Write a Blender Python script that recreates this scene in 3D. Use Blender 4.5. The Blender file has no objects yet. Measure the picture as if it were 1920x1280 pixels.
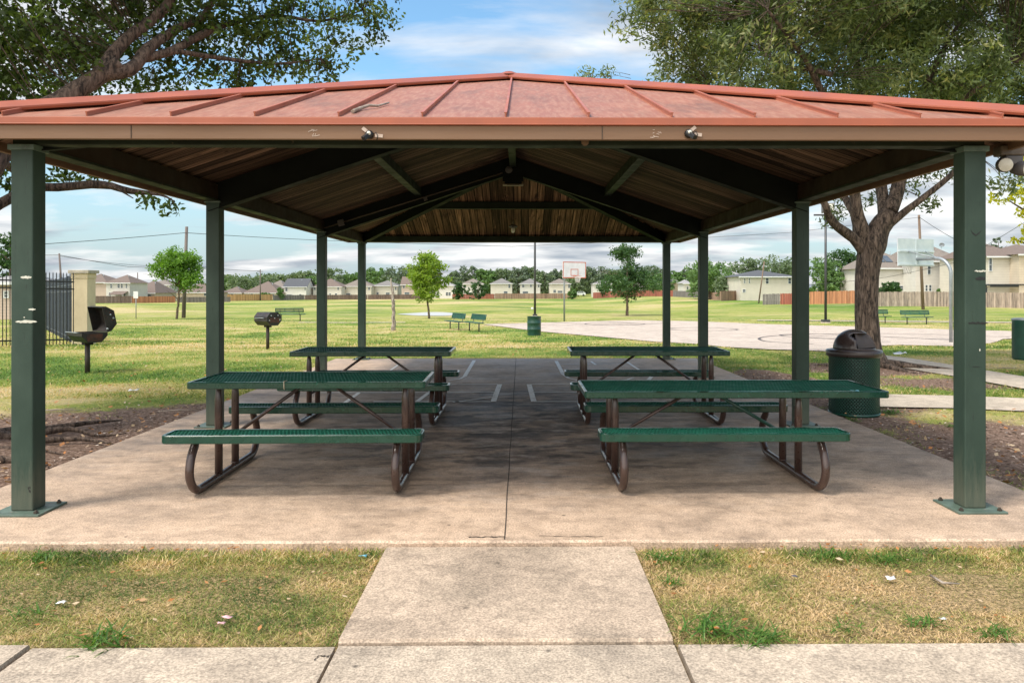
import bpy, bmesh, math, random
import numpy as np
from mathutils import Vector, Matrix, noise as mnoise
random.seed(7); rng = np.random.default_rng(7)
sc = bpy.context.scene
COL = sc.collection
R = math.radians
# ------------------------------------------------------------------ camera
EYE = 1.5; FPX = 1470.0; YAW = 0.010
cd = bpy.data.cameras.new('camera'); cam = bpy.data.objects.new('camera', cd); COL.objects.link(cam)
cam.location = (0, 0, EYE); cam.rotation_euler = (R(90), 0, -YAW)
cd.sensor_width = 36; cd.lens = FPX/1920*36; cd.shift_x = -0.016; cd.shift_y = -101/1920
cd.clip_start = 0.05; cd.clip_end = 3000
sc.camera = cam
# ------------------------------------------------------------------ light
SUN_EL, SUN_AZ = 61.0, 236.0      # azimuth: clockwise from +Y (the view direction)
sd = bpy.data.lights.new('sun', 'SUN'); sun = bpy.data.objects.new('sun', sd); COL.objects.link(sun)
sd.energy = 3.0; sd.angle = R(15.0); sd.color = (1.0, 0.94, 0.85)
_d = Vector((math.sin(R(SUN_AZ))*math.cos(R(SUN_EL)), math.cos(R(SUN_AZ))*math.cos(R(SUN_EL)), math.sin(R(SUN_EL))))
sun.rotation_euler = _d.to_track_quat('Z', 'Y').to_euler(); sun.location = (0, 0, 60)
w = bpy.data.worlds.new('World'); sc.world = w; w.use_nodes = True
nt = w.node_tree; nt.nodes.clear()
def N(nt, t, **k):
    n = nt.nodes.new(t)
    for a, b in k.items():
        if a.startswith('_'): setattr(n, a[1:], b)
    return n
out = N(nt, 'ShaderNodeOutputWorld'); bg = N(nt, 'ShaderNodeBackground'); bg.inputs[1].default_value = 0.122
sky = N(nt, 'ShaderNodeTexSky'); sky.sky_type = 'NISHITA'; sky.sun_disc = False
sky.sun_elevation = R(SUN_EL); sky.sun_rotation = R(SUN_AZ); sky.air_density = 1.1; sky.dust_density = 0.6; sky.ozone_density = 1.6
tc = N(nt, 'ShaderNodeTexCoord'); sep = N(nt, 'ShaderNodeSeparateXYZ'); nt.links.new(tc.outputs['Generated'], sep.inputs[0])
zz = N(nt, 'ShaderNodeMath', _operation='MAXIMUM'); nt.links.new(sep.outputs[2], zz.inputs[0]); zz.inputs[1].default_value = 0.0
za = N(nt, 'ShaderNodeMath', _operation='ADD'); nt.links.new(zz.outputs[0], za.inputs[0]); za.inputs[1].default_value = 0.16
dx = N(nt, 'ShaderNodeMath', _operation='DIVIDE'); nt.links.new(sep.outputs[0], dx.inputs[0]); nt.links.new(za.outputs[0], dx.inputs[1])
dy = N(nt, 'ShaderNodeMath', _operation='DIVIDE'); nt.links.new(sep.outputs[1], dy.inputs[0]); nt.links.new(za.outputs[0], dy.inputs[1])
cmb = N(nt, 'ShaderNodeCombineXYZ'); nt.links.new(dx.outputs[0], cmb.inputs[0]); nt.links.new(dy.outputs[0], cmb.inputs[1])
n1 = N(nt, 'ShaderNodeTexNoise'); n1.inputs['Scale'].default_value = 0.85; n1.inputs['Detail'].default_value = 9; n1.inputs['Roughness'].default_value = 0.56
n1.inputs['Distortion'].default_value = 0.25
mp = N(nt, 'ShaderNodeMapping'); mp.inputs['Location'].default_value = (3.1, 1.7, 0.4); mp.inputs['Scale'].default_value = (0.8, 1.25, 1)
nt.links.new(cmb.outputs[0], mp.inputs[0]); nt.links.new(mp.outputs[0], n1.inputs['Vector'])
cr = N(nt, 'ShaderNodeValToRGB'); cr.color_ramp.elements[0].position = 0.43; cr.color_ramp.elements[1].position = 0.54
nt.links.new(n1.outputs[0], cr.inputs[0])
n2 = N(nt, 'ShaderNodeTexNoise'); n2.inputs['Scale'].default_value = 2.2; n2.inputs['Detail'].default_value = 6
nt.links.new(mp.outputs[0], n2.inputs['Vector'])
cc = N(nt, 'ShaderNodeMix', _data_type='RGBA'); cc.inputs[6].default_value = (2.6, 2.9, 3.35, 1); cc.inputs[7].default_value = (6.8, 6.7, 6.6, 1)
cr2 = N(nt, 'ShaderNodeValToRGB'); cr2.color_ramp.elements[0].position = 0.36; cr2.color_ramp.elements[1].position = 0.60
nt.links.new(n2.outputs[0], cr2.inputs[0]); nt.links.new(cr2.outputs[0], cc.inputs[0])
# pale haze near the horizon
hz = N(nt, 'ShaderNodeMapRange'); hz.inputs[1].default_value = 0.0; hz.inputs[2].default_value = 0.22; hz.inputs[3].default_value = 0.85; hz.inputs[4].default_value = 0.0
nt.links.new(zz.outputs[0], hz.inputs[0])
tint = N(nt, 'ShaderNodeMix', _data_type='RGBA', _blend_type='MULTIPLY'); tint.inputs[0].default_value = 1.0
tint.inputs[7].default_value = (0.98, 1.26, 1.30, 1)
nt.links.new(sky.outputs[0], tint.inputs[6])
mh = N(nt, 'ShaderNodeMix', _data_type='RGBA'); nt.links.new(hz.outputs[0], mh.inputs[0]); nt.links.new(tint.outputs[2], mh.inputs[6]); mh.inputs[7].default_value = (2.9, 3.4, 4.1, 1)
mx = N(nt, 'ShaderNodeMix', _data_type='RGBA'); cs = N(nt, 'ShaderNodeMath', _operation='MULTIPLY'); nt.links.new(cr.outputs[0], cs.inputs[0]); cs.inputs[1].default_value = 0.9
nt.links.new(cs.outputs[0], mx.inputs[0]); nt.links.new(mh.outputs[2], mx.inputs[6]); nt.links.new(cc.outputs[2], mx.inputs[7])
# warm fill glow added to the unseen sky behind the viewer, sun's side
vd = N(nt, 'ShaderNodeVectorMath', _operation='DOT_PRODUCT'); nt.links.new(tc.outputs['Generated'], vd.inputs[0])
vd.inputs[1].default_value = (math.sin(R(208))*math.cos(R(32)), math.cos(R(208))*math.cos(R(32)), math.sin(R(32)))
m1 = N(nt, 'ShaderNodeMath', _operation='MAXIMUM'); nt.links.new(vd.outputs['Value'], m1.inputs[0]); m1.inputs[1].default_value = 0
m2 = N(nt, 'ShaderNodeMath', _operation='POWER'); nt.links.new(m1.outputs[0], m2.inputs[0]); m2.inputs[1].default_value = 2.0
fill_glow = N(nt, 'ShaderNodeMix', _data_type='RGBA', _blend_type='ADD'); nt.links.new(m2.outputs[0], fill_glow.inputs[0]); nt.links.new(mx.outputs[2], fill_glow.inputs[6]); fill_glow.inputs[7].default_value = (11.0, 10.0, 8.6, 1)
nt.links.new(fill_glow.outputs[2], bg.inputs[0]); nt.links.new(bg.outputs[0], out.inputs[0])
sc.view_settings.view_transform = 'Standard'; sc.view_settings.look = 'None'; sc.view_settings.gamma = 1
sc.view_settings.exposure = 0.46
sc.render.engine = 'CYCLES'
try:
    sc.cycles.max_bounces = 8; sc.cycles.diffuse_bounces = 5; sc.cycles.transparent_max_bounces = 8
except Exception: pass

# ------------------------------------------------------------------ pixel <-> place
_s, _c = math.sin(YAW), math.cos(YAW)
def ray(px, py):
    u = (px-990.7)/FPX; v = (539-py)/FPX
    return Vector((_s+u*_c, _c-u*_s, v))
def P(px, py, d):
    r = ray(px, py); t = d/r.y
    return Vector((r.x*t, d, EYE+r.z*t))
def F(px, py, z=0.0):
    r = ray(px, py); t = (z-EYE)/r.z
    return Vector((r.x*t, r.y*t, z))
# ------------------------------------------------------------------ terrain
_yc = [-60, 17, 20, 25, 30, 40, 53, 75, 105, 140, 200, 290, 2000]
_zc = [-.055, -.055, -.14, -.42, -.60, -.70, -.78, -1.15, -1.6, -2.05, -2.6, -2.5, -2.5]
_yr = [-60, 17, 20, 25, 30, 40, 53, 75, 105, 120, 165, 300, 2000]
_zr = [-.055, -.055, -.14, -.42, -.60, -.66, -.74, -.95, -1.1, -1.25, -1.2, -1.0, -1.0]
def sstep(a, b, x):
    t = np.clip((x-a)/(b-a), 0, 1); return t*t*(3-2*t)
def H(x, y):
    x = np.asarray(x, float); y = np.asarray(y, float)
    a = np.interp(y, _yc, _zc); b = np.interp(y, _yr, _zr)
    s = sstep(18, 42, x)*sstep(40, 80, y)
    z = a*(1-s)+b*s
    k = sstep(58, 90, y)*(1-sstep(180, 210, y))
    z = z + k*(0.16*np.sin(x*.11+y*.07)+0.14*np.sin(x*.05-y*.13+1.0)+.08*np.sin(x*.23+y*.02))
    return z
def h(x, y): return float(H(x, y))
def G(px, py):
    r = ray(px, py); t = 1.0
    while t < 900:
        p = r*t; z = EYE+p.z
        if z <= h(p.x, p.y): break
        t += 0.02+t*0.002
    return Vector((p.x, p.y, h(p.x, p.y)))
_L = [np.random.default_rng(50+i).random((64, 64)) for i in range(3)]
def vnoise(x, y, s, k=0):
    x = np.asarray(x, float)/s; y = np.asarray(y, float)/s
    xi = np.floor(x).astype(int); yi = np.floor(y).astype(int); fx = x-xi; fy = y-yi
    fx = fx*fx*(3-2*fx); fy = fy*fy*(3-2*fy); L = _L[k]
    g = lambda a, b: L[a % 64, b % 64]
    return (g(xi, yi)*(1-fx)+g(xi+1, yi)*fx)*(1-fy)+(g(xi, yi+1)*(1-fx)+g(xi+1, yi+1)*fx)*fy
def dryness(x, y):
    v = .5*vnoise(x, y, 1.7, 0)+.3*vnoise(x, y, .6, 1)+.2*vnoise(x, y, 5.0, 2)
    far = sstep(40, 110, np.asarray(y, float))
    v2 = .6*vnoise(x, np.asarray(y)*1.0, 22, 0)+.4*vnoise(x, y, 8, 1)
    return v*(1-far)+v2*far
def dirtmask(x, y):
    x = np.asarray(x, float); y = np.asarray(y, float)
    def blob(cx, cy, rx, ry): return np.clip(1.35-np.sqrt(((x-cx)/rx)**2+((y-cy)/ry)**2), 0, 1)
    m = blob(-5.2, 7.3, 2.3, 3.0)
    m = np.maximum(m, .95*blob(-4.2, 6.0, .8, 1.3))
    m = np.maximum(m, blob(-4.3, 9.0, .9, 1.6))
    m = np.maximum(m, blob(6.7, 14.9, 1.6, 1.5))
    m = np.maximum(m, 1.0*blob(4.35, 13.0, .8, 2.2)); m = np.maximum(m, .9*blob(4.6, 10.6, 1.0, 1.6)); m = np.maximum(m, .7*blob(6.6, 12.6, 1.8, 1.2))
    m = np.maximum(m, .92*blob(5.3, 7.3, 2.3, 2.1))
    m = np.maximum(m, .8*blob(3.95, 9.2, .75, 1.0))
    return np.clip(m*1.5-.25+.5*(vnoise(x, y, .35, 2)-.5), 0, 1)

# ------------------------------------------------------------------ materials
def new_mat(name):
    m = bpy.data.materials.new(name); m.use_nodes = True; t = m.node_tree
    b = t.nodes['Principled BSDF']; return m, t, b
def rgb(c): return (c[0], c[1], c[2], 1)
def coord(t, scale=(1, 1, 1), kind='Object'):
    tc = t.nodes.new('ShaderNodeTexCoord'); mp = t.nodes.new('ShaderNodeMapping'); mp.inputs['Scale'].default_value = scale
    t.links.new(tc.outputs[kind], mp.inputs[0]); return mp.outputs[0]
def noise(t, vec, scale, detail=5, rough=.55, dist=0):
    n = t.nodes.new('ShaderNodeTexNoise'); n.inputs['Scale'].default_value = scale; n.inputs['Detail'].default_value = detail
    n.inputs['Roughness'].default_value = rough; n.inputs['Distortion'].default_value = dist
    t.links.new(vec, n.inputs['Vector']); return n.outputs[0]
def ramp(t, fac, stops):
    r = t.nodes.new('ShaderNodeValToRGB'); e = r.color_ramp.elements
    while len(e) < len(stops): e.new(0.5)
    for i, (p, c) in enumerate(stops):
        e[i].position = p; e[i].color = rgb(c) if hasattr(c, '__len__') else (c, c, c, 1)
    t.links.new(fac, r.inputs[0]); return r.outputs[0]
def mixc(t, fac, a, b, blend='MIX'):
    m = t.nodes.new('ShaderNodeMix'); m.data_type = 'RGBA'; m.blend_type = blend
    if isinstance(fac, (int, float)): m.inputs[0].default_value = fac
    else: t.links.new(fac, m.inputs[0])
    for i, v in ((6, a), (7, b)):
        if hasattr(v, '__len__'): m.inputs[i].default_value = rgb(v)
        else: t.links.new(v, m.inputs[i])
    return m.outputs[2]
def math_(t, op, a, b=None):
    m = t.nodes.new('ShaderNodeMath'); m.operation = op
    for i, v in ((0, a), (1, b)):
        if v is None: continue
        if isinstance(v, (int, float)): m.inputs[i].default_value = v
        else: t.links.new(v, m.inputs[i])
    return m.outputs[0]
def bump(t, b, height, strength=.3, dist=.01):
    n = t.nodes.new('ShaderNodeBump'); n.inputs['Strength'].default_value = strength; n.inputs['Distance'].default_value = dist
    t.links.new(height, n.inputs['Height']); t.links.new(n.outputs[0], b.inputs['Normal'])
def attr(t, name):
    a = t.nodes.new('ShaderNodeAttribute'); a.attribute_name = name; return a.outputs['Fac']
def basic(name, c1, c2=None, scale=6, rough=.6, metal=0, bs=.15, bscale=40, lo=.35, hi=.65, coat=0, spec=.5, wear=None, wearpos=.68, sc3=(1, 1, 1)):
    m, t, b = new_mat(name); v = coord(t, sc3)
    c2 = c2 or tuple(x*.75 for x in c1)
    n = noise(t, v, scale, 6, .6)
    col = ramp(t, n, [(lo, c1), (hi, c2)])
    if wear:
        wn = noise(t, v, scale*3.3, 7, .65); wm = ramp(t, wn, [(wearpos, 0.), (wearpos+.04, 1.)])
        col = mixc(t, wm, col, wear)
    t.links.new(col, b.inputs['Base Color'])
    b.inputs['Roughness'].default_value = rough; b.inputs['Metallic'].default_value = metal
    b.inputs['Specular IOR Level'].default_value = spec
    b.inputs['Coat Weight'].default_value = coat
    rn = ramp(t, noise(t, v, scale*2.1, 4), [(.3, max(.05, rough-.12)), (.7, min(1, rough+.12))]); t.links.new(rn, b.inputs['Roughness'])
    if bs: bump(t, b, noise(t, v, bscale, 5), bs, .004)
    return m
M = {}
def mk_post():
    m, t, b = new_mat('green_post_paint'); v = coord(t); vs = coord(t, (3, 3, .5))
    c = ramp(t, noise(t, coord(t, (1, 1, .6)), 2.2, 7, .65), [(.32, (.024, .043, .033)), (.5, (.032, .056, .043)), (.68, (.045, .074, .057))])
    tcn = t.nodes.new('ShaderNodeTexCoord'); sp = t.nodes.new('ShaderNodeSeparateXYZ'); t.links.new(tcn.outputs['Object'], sp.inputs[0])
    low = ramp(t, math_(t, 'ADD', math_(t, 'DIVIDE', sp.outputs[2], 1.6), math_(t, 'MULTIPLY', noise(t, coord(t, (6, 6, .7)), 4, 8, .75), .5)), [(.25, .75), (.48, 0.)]); c = mixc(t, low, c, (.105, .115, .085))
    sc_ = ramp(t, noise(t, coord(t, (9, 9, 1.1)), 5, 9, .75), [(.60, 0.), (.66, .7)]); c = mixc(t, sc_, c, (.022, .028, .024))
    sc2 = ramp(t, noise(t, coord(t, (2, 2, 6)), 9, 9, .8), [(.68, 0.), (.71, .8)]); c = mixc(t, sc2, c, (.17, .19, .15))
    t.links.new(c, b.inputs['Base Color']); b.inputs['Roughness'].default_value = .5; b.inputs['Specular IOR Level'].default_value = .25; bump(t, b, noise(t, v, 70, 5), .15, .004); return m
M['green_post'] = mk_post()
M['mesh_green'] = basic('green_mesh_coat', (.010, .115, .072), (.008, .085, .054), 5, .6, bs=0, spec=.25)
M['green_beam'] = basic('green_beam_paint', (.022, .032, .021), (.014, .019, .013), 2.5, .6, spec=.15, bs=.1, wear=(.09, .07, .045), wearpos=.66)
M['brown_beam'] = basic('brown_beam_paint', (.038, .024, .017), (.024, .016, .012), 3, .7, spec=.15, bs=.15)
M['plate'] = basic('base_plate_paint', (.10, .15, .12), (.06, .09, .07), 9, .5, wear=(.16, .15, .13), wearpos=.6)
M['bolt'] = basic('bolt_steel', (.05, .05, .045), (.09, .07, .05), 30, .5, metal=.5)
M['table_green'] = basic('green_plastic_coat', (.004, .054, .033), (.003, .038, .024), 5, .28, coat=.35, bs=.06, bscale=80, wear=(.015, .11, .075), wearpos=.64)
M['tube_brown'] = basic('brown_tube_coat', (.060, .033, .026), (.04, .022, .018), 6, .34, coat=.3, bs=.08, bscale=90, wear=(.13, .09, .08), wearpos=.72)
M['brace_green'] = basic('brace_green', (.012, .06, .042), None, 5, .35)
M['can_green'] = basic('can_green', (.006, .062, .044), (.005, .045, .032), 8, .4, coat=.2)
M['liner'] = basic('liner_black', (.006, .007, .007), None, 8, .7)
M['dome'] = basic('dome_brown', (.040, .026, .023), (.028, .019, .017), 5, .33, bs=.08, bscale=60, coat=.15)
M['black_steel'] = basic('grill_steel', (.022, .022, .024), (.05, .045, .042), 7, .5, metal=.4, wear=(.12, .035, .018), wearpos=.60)
M['grill_black'] = basic('soot_black', (.006, .006, .006), (.02, .012, .008), 7, .8)
M['grill_pole'] = basic('grill_pole_brown', (.045, .032, .026), None, 7, .6)
M['iron'] = basic('iron_fence_paint', (.012, .013, .016), None, 5, .45)
M['slate'] = basic('iron_haze_tint', (.06, .075, .10), (.045, .055, .075), 3, .6)  # haze and light on the receding iron pickets, put into their colour
M['stucco'] = basic('cream_stucco', (.60, .50, .34), (.52, .43, .29), 2.5, .85, bs=.4, bscale=60)
M['capstone'] = basic('cap_stone', (.42, .38, .31), (.30, .27, .22), 5, .85)
M['galv'] = basic('galvanised', (.34, .37, .39), (.26, .29, .31), 6, .45, metal=.5)
M['white_paint'] = basic('white_paint', (.74, .75, .75), (.62, .64, .64), 3, .5)
M['board_back'] = basic('board_back', (.55, .62, .64), (.46, .54, .57), 3, .5, wear=(.35, .3, .25), wearpos=.7)
M['orange'] = basic('orange_paint', (.62, .13, .05), None, 5, .5)
M['net'] = basic('net_cord', (.62, .62, .58), None, 5, .8)
M['pole_dark'] = basic('dark_pole', (.045, .048, .052), None, 3, .45)
M['wood_pole'] = basic('wood_pole', (.20, .135, .095), (.13, .09, .065), 3, .85, sc3=(1, 1, .1))
M['grey_pole'] = basic('grey_wood_pole', (.17, .14, .125), (.11, .09, .085), 3, .85, sc3=(1, 1, .1))
M['wire'] = basic('wire', (.03, .03, .035), None, 3, .6)
M['bench_green'] = basic('bench_green', (.016, .095, .060), (.012, .07, .045), 4, .4)
M['glass'] = basic('window_glass', (.06, .075, .09), (.10, .12, .14), .7, .12, bs=0)
M['lamp_glass'] = basic('lamp_lens', (.75, .74, .68), (.6, .58, .5), 12, .2)
M['lamp_grey'] = basic('lamp_housing', (.11, .10, .10), None, 6, .5)
M['tape'] = basic('tape', (.55, .45, .38), (.4, .3, .24), 12, .5)
M['black_plastic'] = basic('black_plastic', (.012, .012, .013), None, 6, .35)
M['white_chip'] = basic('paint_chip', (.66, .66, .58), (.5, .5, .42), 25, .8)
M['black_mark'] = basic('marker_black', (.012, .013, .013), None, 20, .6)
M['blue_paint'] = basic('blue_paint', (.22, .52, .62), (.15, .4, .5), 15, .5)
M['fix_cream'] = basic('fixture_cream', (.42, .36, .26), None, 12, .5)
M['conduit'] = basic('conduit', (.13, .10, .075), None, 6, .5)
M['litter_white'] = basic('litter_white', (.80, .80, .80), None, 12, .5)
M['litter_pink'] = basic('litter_pink', (.75, .45, .48), None, 12, .5)
M['stick'] = basic('dead_stick', (.40, .34, .28), (.22, .18, .15), 14, .9, bs=.5)
M['nest'] = basic('mud_nest', (.16, .10, .06), None, 20, .95, bs=.6)
M['car_white'] = basic('car_white', (.75, .77, .8), None, 2, .25, coat=.5)
M['rubber'] = basic('rubber', (.015, .015, .015), None, 5, .7)
M['water'] = basic('pond_water', (.48, .47, .44), (.42, .42, .40), .3, .45, bs=.1, bscale=1.5)

def mk_roof(sx):
    m, t, b = new_mat('roof_metal'); v = coord(t)
    c = ramp(t, noise(t, v, 1.3, 6, .6), [(.3, (.34, .128, .078)), (.7, (.25, .10, .064))])
    vs = coord(t, (sx[0], sx[1], 1))
    st = ramp(t, noise(t, vs, 5, 6, .65), [(.42, 0.), (.72, .8)]); c = mixc(t, st, c, (.42, .225, .15))
    st2 = ramp(t, noise(t, coord(t, (sx[0]*.25, .4, 1)), 2.6, 8, .7), [(.50, 0.), (.68, .65)]); c = mixc(t, st2, c, (.15, .08, .058))
    sp = ramp(t, noise(t, v, 55, 3, .6), [(.62, 0.), (.70, .5)]); c = mixc(t, sp, c, (.52, .33, .27))
    t.links.new(c, b.inputs['Base Color']); b.inputs['Roughness'].default_value = .5; b.inputs['Metallic'].default_value = .0
    bump(t, b, noise(t, v, 4, 5), .15, .01); return m
M['roof'] = mk_roof((6, 1)); 
M['roof_trim'] = basic('roof_trim', (.36, .098, .048), (.29, .082, .043), 2, .42, bs=.05, wear=(.34, .17, .13), wearpos=.66)
M['seam'] = basic('roof_seam', (.42, .14, .085), (.34, .11, .07), 2, .45, bs=.05)
M['fascia'] = basic('fascia_tan', (.19, .106, .058), (.16, .088, .048), 2.5, .65, bs=.2, bscale=30, sc3=(.25, 1, 2))

def mk_ceiling(axis, name, base):
    # boards run up the slope; joints every 14 cm along the eave (axis 0: boards counted along X, 1: along Y)
    m, t, b = new_mat(name)
    tcn = t.nodes.new('ShaderNodeTexCoord'); sp = t.nodes.new('ShaderNodeSeparateXYZ'); t.links.new(tcn.outputs['Object'], sp.inputs[0])
    a = sp.outputs[axis]; q = math_(t, 'DIVIDE', a, .145); fl = math_(t, 'FLOOR', q); fr = math_(t, 'FRACT', q)
    wn = t.nodes.new('ShaderNodeTexWhiteNoise'); wn.noise_dimensions = '1D'; t.links.new(fl, wn.inputs['W'])
    sc3 = (20, .45, .45) if axis == 0 else (.45, 20, .45)
    off = t.nodes.new('ShaderNodeVectorMath'); off.operation = 'ADD'; cmbn = t.nodes.new('ShaderNodeCombineXYZ')
    t.links.new(math_(t, 'MULTIPLY', wn.outputs[0], 37.0), cmbn.inputs[2])
    vv = coord(t, sc3); t.links.new(vv, off.inputs[0]); t.links.new(cmbn.outputs[0], off.inputs[1]); v = off.outputs[0]
    grain = noise(t, v, 2.0, 9, .68, .5)
    c = ramp(t, grain, [(.36, tuple(x*.12 for x in base)), (.47, tuple(x*.6 for x in base)), (.56, base), (.68, tuple(x*2.4 for x in base))])
    tone = ramp(t, wn.outputs[0], [(0., .35), (1., 1.6)]); c = mixc(t, 1.0, c, tone, 'MULTIPLY')
    st = ramp(t, noise(t, coord(t, (3.5, .8, .8) if axis == 0 else (.8, 3.5, .8)), 1.4, 7, .7), [(.56, 0.), (.64, .85)]); c = mixc(t, st, c, tuple(x*.16 for x in base))
    li = ramp(t, noise(t, coord(t, (5, .9, .9) if axis == 0 else (.9, 5, .9)), 1.1, 8, .75), [(.60, 0.), (.68, .7)]); c = mixc(t, li, c, tuple(x*2.6 for x in base))
    vk = t.nodes.new('ShaderNodeTexVoronoi'); vk.inputs['Scale'].default_value = 3.2; t.links.new(coord(t, (1.6, .8, .8) if axis == 0 else (.8, 1.6, .8)), vk.inputs['Vector'])
    kn = ramp(t, vk.outputs['Distance'], [(.03, 1.), (.075, 0.)]); c = mixc(t, kn, c, tuple(x*.1 for x in base))
    gap = math_(t, 'ADD', math_(t, 'LESS_THAN', fr, .06), math_(t, 'GREATER_THAN', fr, .955)); c = mixc(t, gap, c, (.006, .004, .003))
    t.links.new(c, b.inputs['Base Color']); b.inputs['Roughness'].default_value = .85; b.inputs['Specular IOR Level'].default_value = .15
    bump(t, b, math_(t, 'SUBTRACT', grain, gap), .5, .01); return m
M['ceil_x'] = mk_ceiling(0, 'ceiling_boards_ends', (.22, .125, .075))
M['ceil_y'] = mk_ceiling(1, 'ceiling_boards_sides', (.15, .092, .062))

def mk_concrete(name, c1, c2, stain, kind=0):
    m, t, b = new_mat(name); v = coord(t)
    big = noise(t, v, .9, 7, .62, .3); mid = noise(t, v, 5, 7, .65); fine = noise(t, v, 95, 3, .6)
    c = ramp(t, mid, [(.3, c1), (.7, c2)])
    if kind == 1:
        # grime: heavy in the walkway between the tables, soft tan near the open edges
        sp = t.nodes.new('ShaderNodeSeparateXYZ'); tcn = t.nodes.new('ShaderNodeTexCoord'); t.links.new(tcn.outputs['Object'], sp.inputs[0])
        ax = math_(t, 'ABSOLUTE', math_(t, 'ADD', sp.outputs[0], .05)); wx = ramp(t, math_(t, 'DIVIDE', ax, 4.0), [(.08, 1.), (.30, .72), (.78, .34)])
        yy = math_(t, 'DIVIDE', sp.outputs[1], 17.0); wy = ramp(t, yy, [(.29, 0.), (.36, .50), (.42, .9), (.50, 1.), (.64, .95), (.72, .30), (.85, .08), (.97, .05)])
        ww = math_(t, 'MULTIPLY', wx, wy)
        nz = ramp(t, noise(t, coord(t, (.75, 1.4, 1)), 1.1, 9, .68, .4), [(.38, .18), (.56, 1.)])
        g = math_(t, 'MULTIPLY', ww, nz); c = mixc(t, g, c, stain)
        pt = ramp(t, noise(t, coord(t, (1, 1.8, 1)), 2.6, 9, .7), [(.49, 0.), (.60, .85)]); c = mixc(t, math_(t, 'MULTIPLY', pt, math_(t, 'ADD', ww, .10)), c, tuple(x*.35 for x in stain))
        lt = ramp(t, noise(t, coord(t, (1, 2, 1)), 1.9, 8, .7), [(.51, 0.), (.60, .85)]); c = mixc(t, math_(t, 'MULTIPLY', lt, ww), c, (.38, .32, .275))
    else:
        st = ramp(t, noise(t, v, 1.7, 9, .7), [(.48, 0.), (.68, .7)]); c = mixc(t, st, c, stain)
    vo = t.nodes.new('ShaderNodeTexVoronoi'); vo.inputs['Scale'].default_value = 3.0; t.links.new(v, vo.inputs['Vector'])
    spot = ramp(t, vo.outputs['Distance'], [(.025, .8), (.05, 0.)]); c = mixc(t, spot, c, tuple(x*.45 for x in stain))
    sp2 = ramp(t, fine, [(.35, .62), (.65, 1.28)]); c = mixc(t, 1.0, c, sp2, 'MULTIPLY')
    bl = ramp(t, noise(t, v, 1.3, 10, .74, .3), [(.36, .66 if kind == 1 else .74), (.50, .96), (.62, 1.1)]); c = mixc(t, 1.0, c, bl, 'MULTIPLY')
    cr_ = ramp(t, noise(t, v, 11, 10, .8), [(.36, .70), (.50, 1.), (.64, 1.12)]); c = mixc(t, 1.0, c, cr_, 'MULTIPLY')
    agg = ramp(t, noise(t, v, 40, 5, .75), [(.62, 0.), (.68, .45)]); c = mixc(t, agg, c, tuple(min(.8, x*1.7) for x in c1))
    t.links.new(c, b.inputs['Base Color'])
    r_ = ramp(t, big, [(.35, .55 if kind == 1 else .85), (.65, .8 if kind == 1 else .95)]); t.links.new(r_, b.inputs['Roughness'])
    bump(t, b, fine, .35, .004); return m
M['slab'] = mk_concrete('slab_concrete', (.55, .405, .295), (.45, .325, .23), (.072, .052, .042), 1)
M['walk'] = mk_concrete('walk_concrete', (.47, .365, .275), (.41, .32, .24), (.30, .24, .18))
M['walk2'] = mk_concrete('pavement_concrete', (.50, .41, .315), (.43, .35, .27), (.26, .215, .17))
M['court'] = mk_concrete('court_concrete', (.56, .465, .385), (.50, .415, .345), (.40, .325, .265))
M['path'] = mk_concrete('path_concrete', (.52, .44, .35), (.45, .38, .30), (.34, .28, .22))
M['joint'] = basic('joint_dark', (.035, .028, .022), (.06, .045, .035), 20, .95)
def mk_line():
    m, t, b = new_mat('worn_white_line'); v = coord(t)
    c = ramp(t, noise(t, v, 9, 8, .7), [(.54, (.82, .80, .76)), (.68, (.40, .35, .31))]); t.links.new(c, b.inputs['Base Color']); b.inputs['Roughness'].default_value = .7; return m
M['line'] = mk_line()
M['court_line'] = basic('court_line', (.035, .035, .045), (.12, .10, .09), 4, .8)

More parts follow.
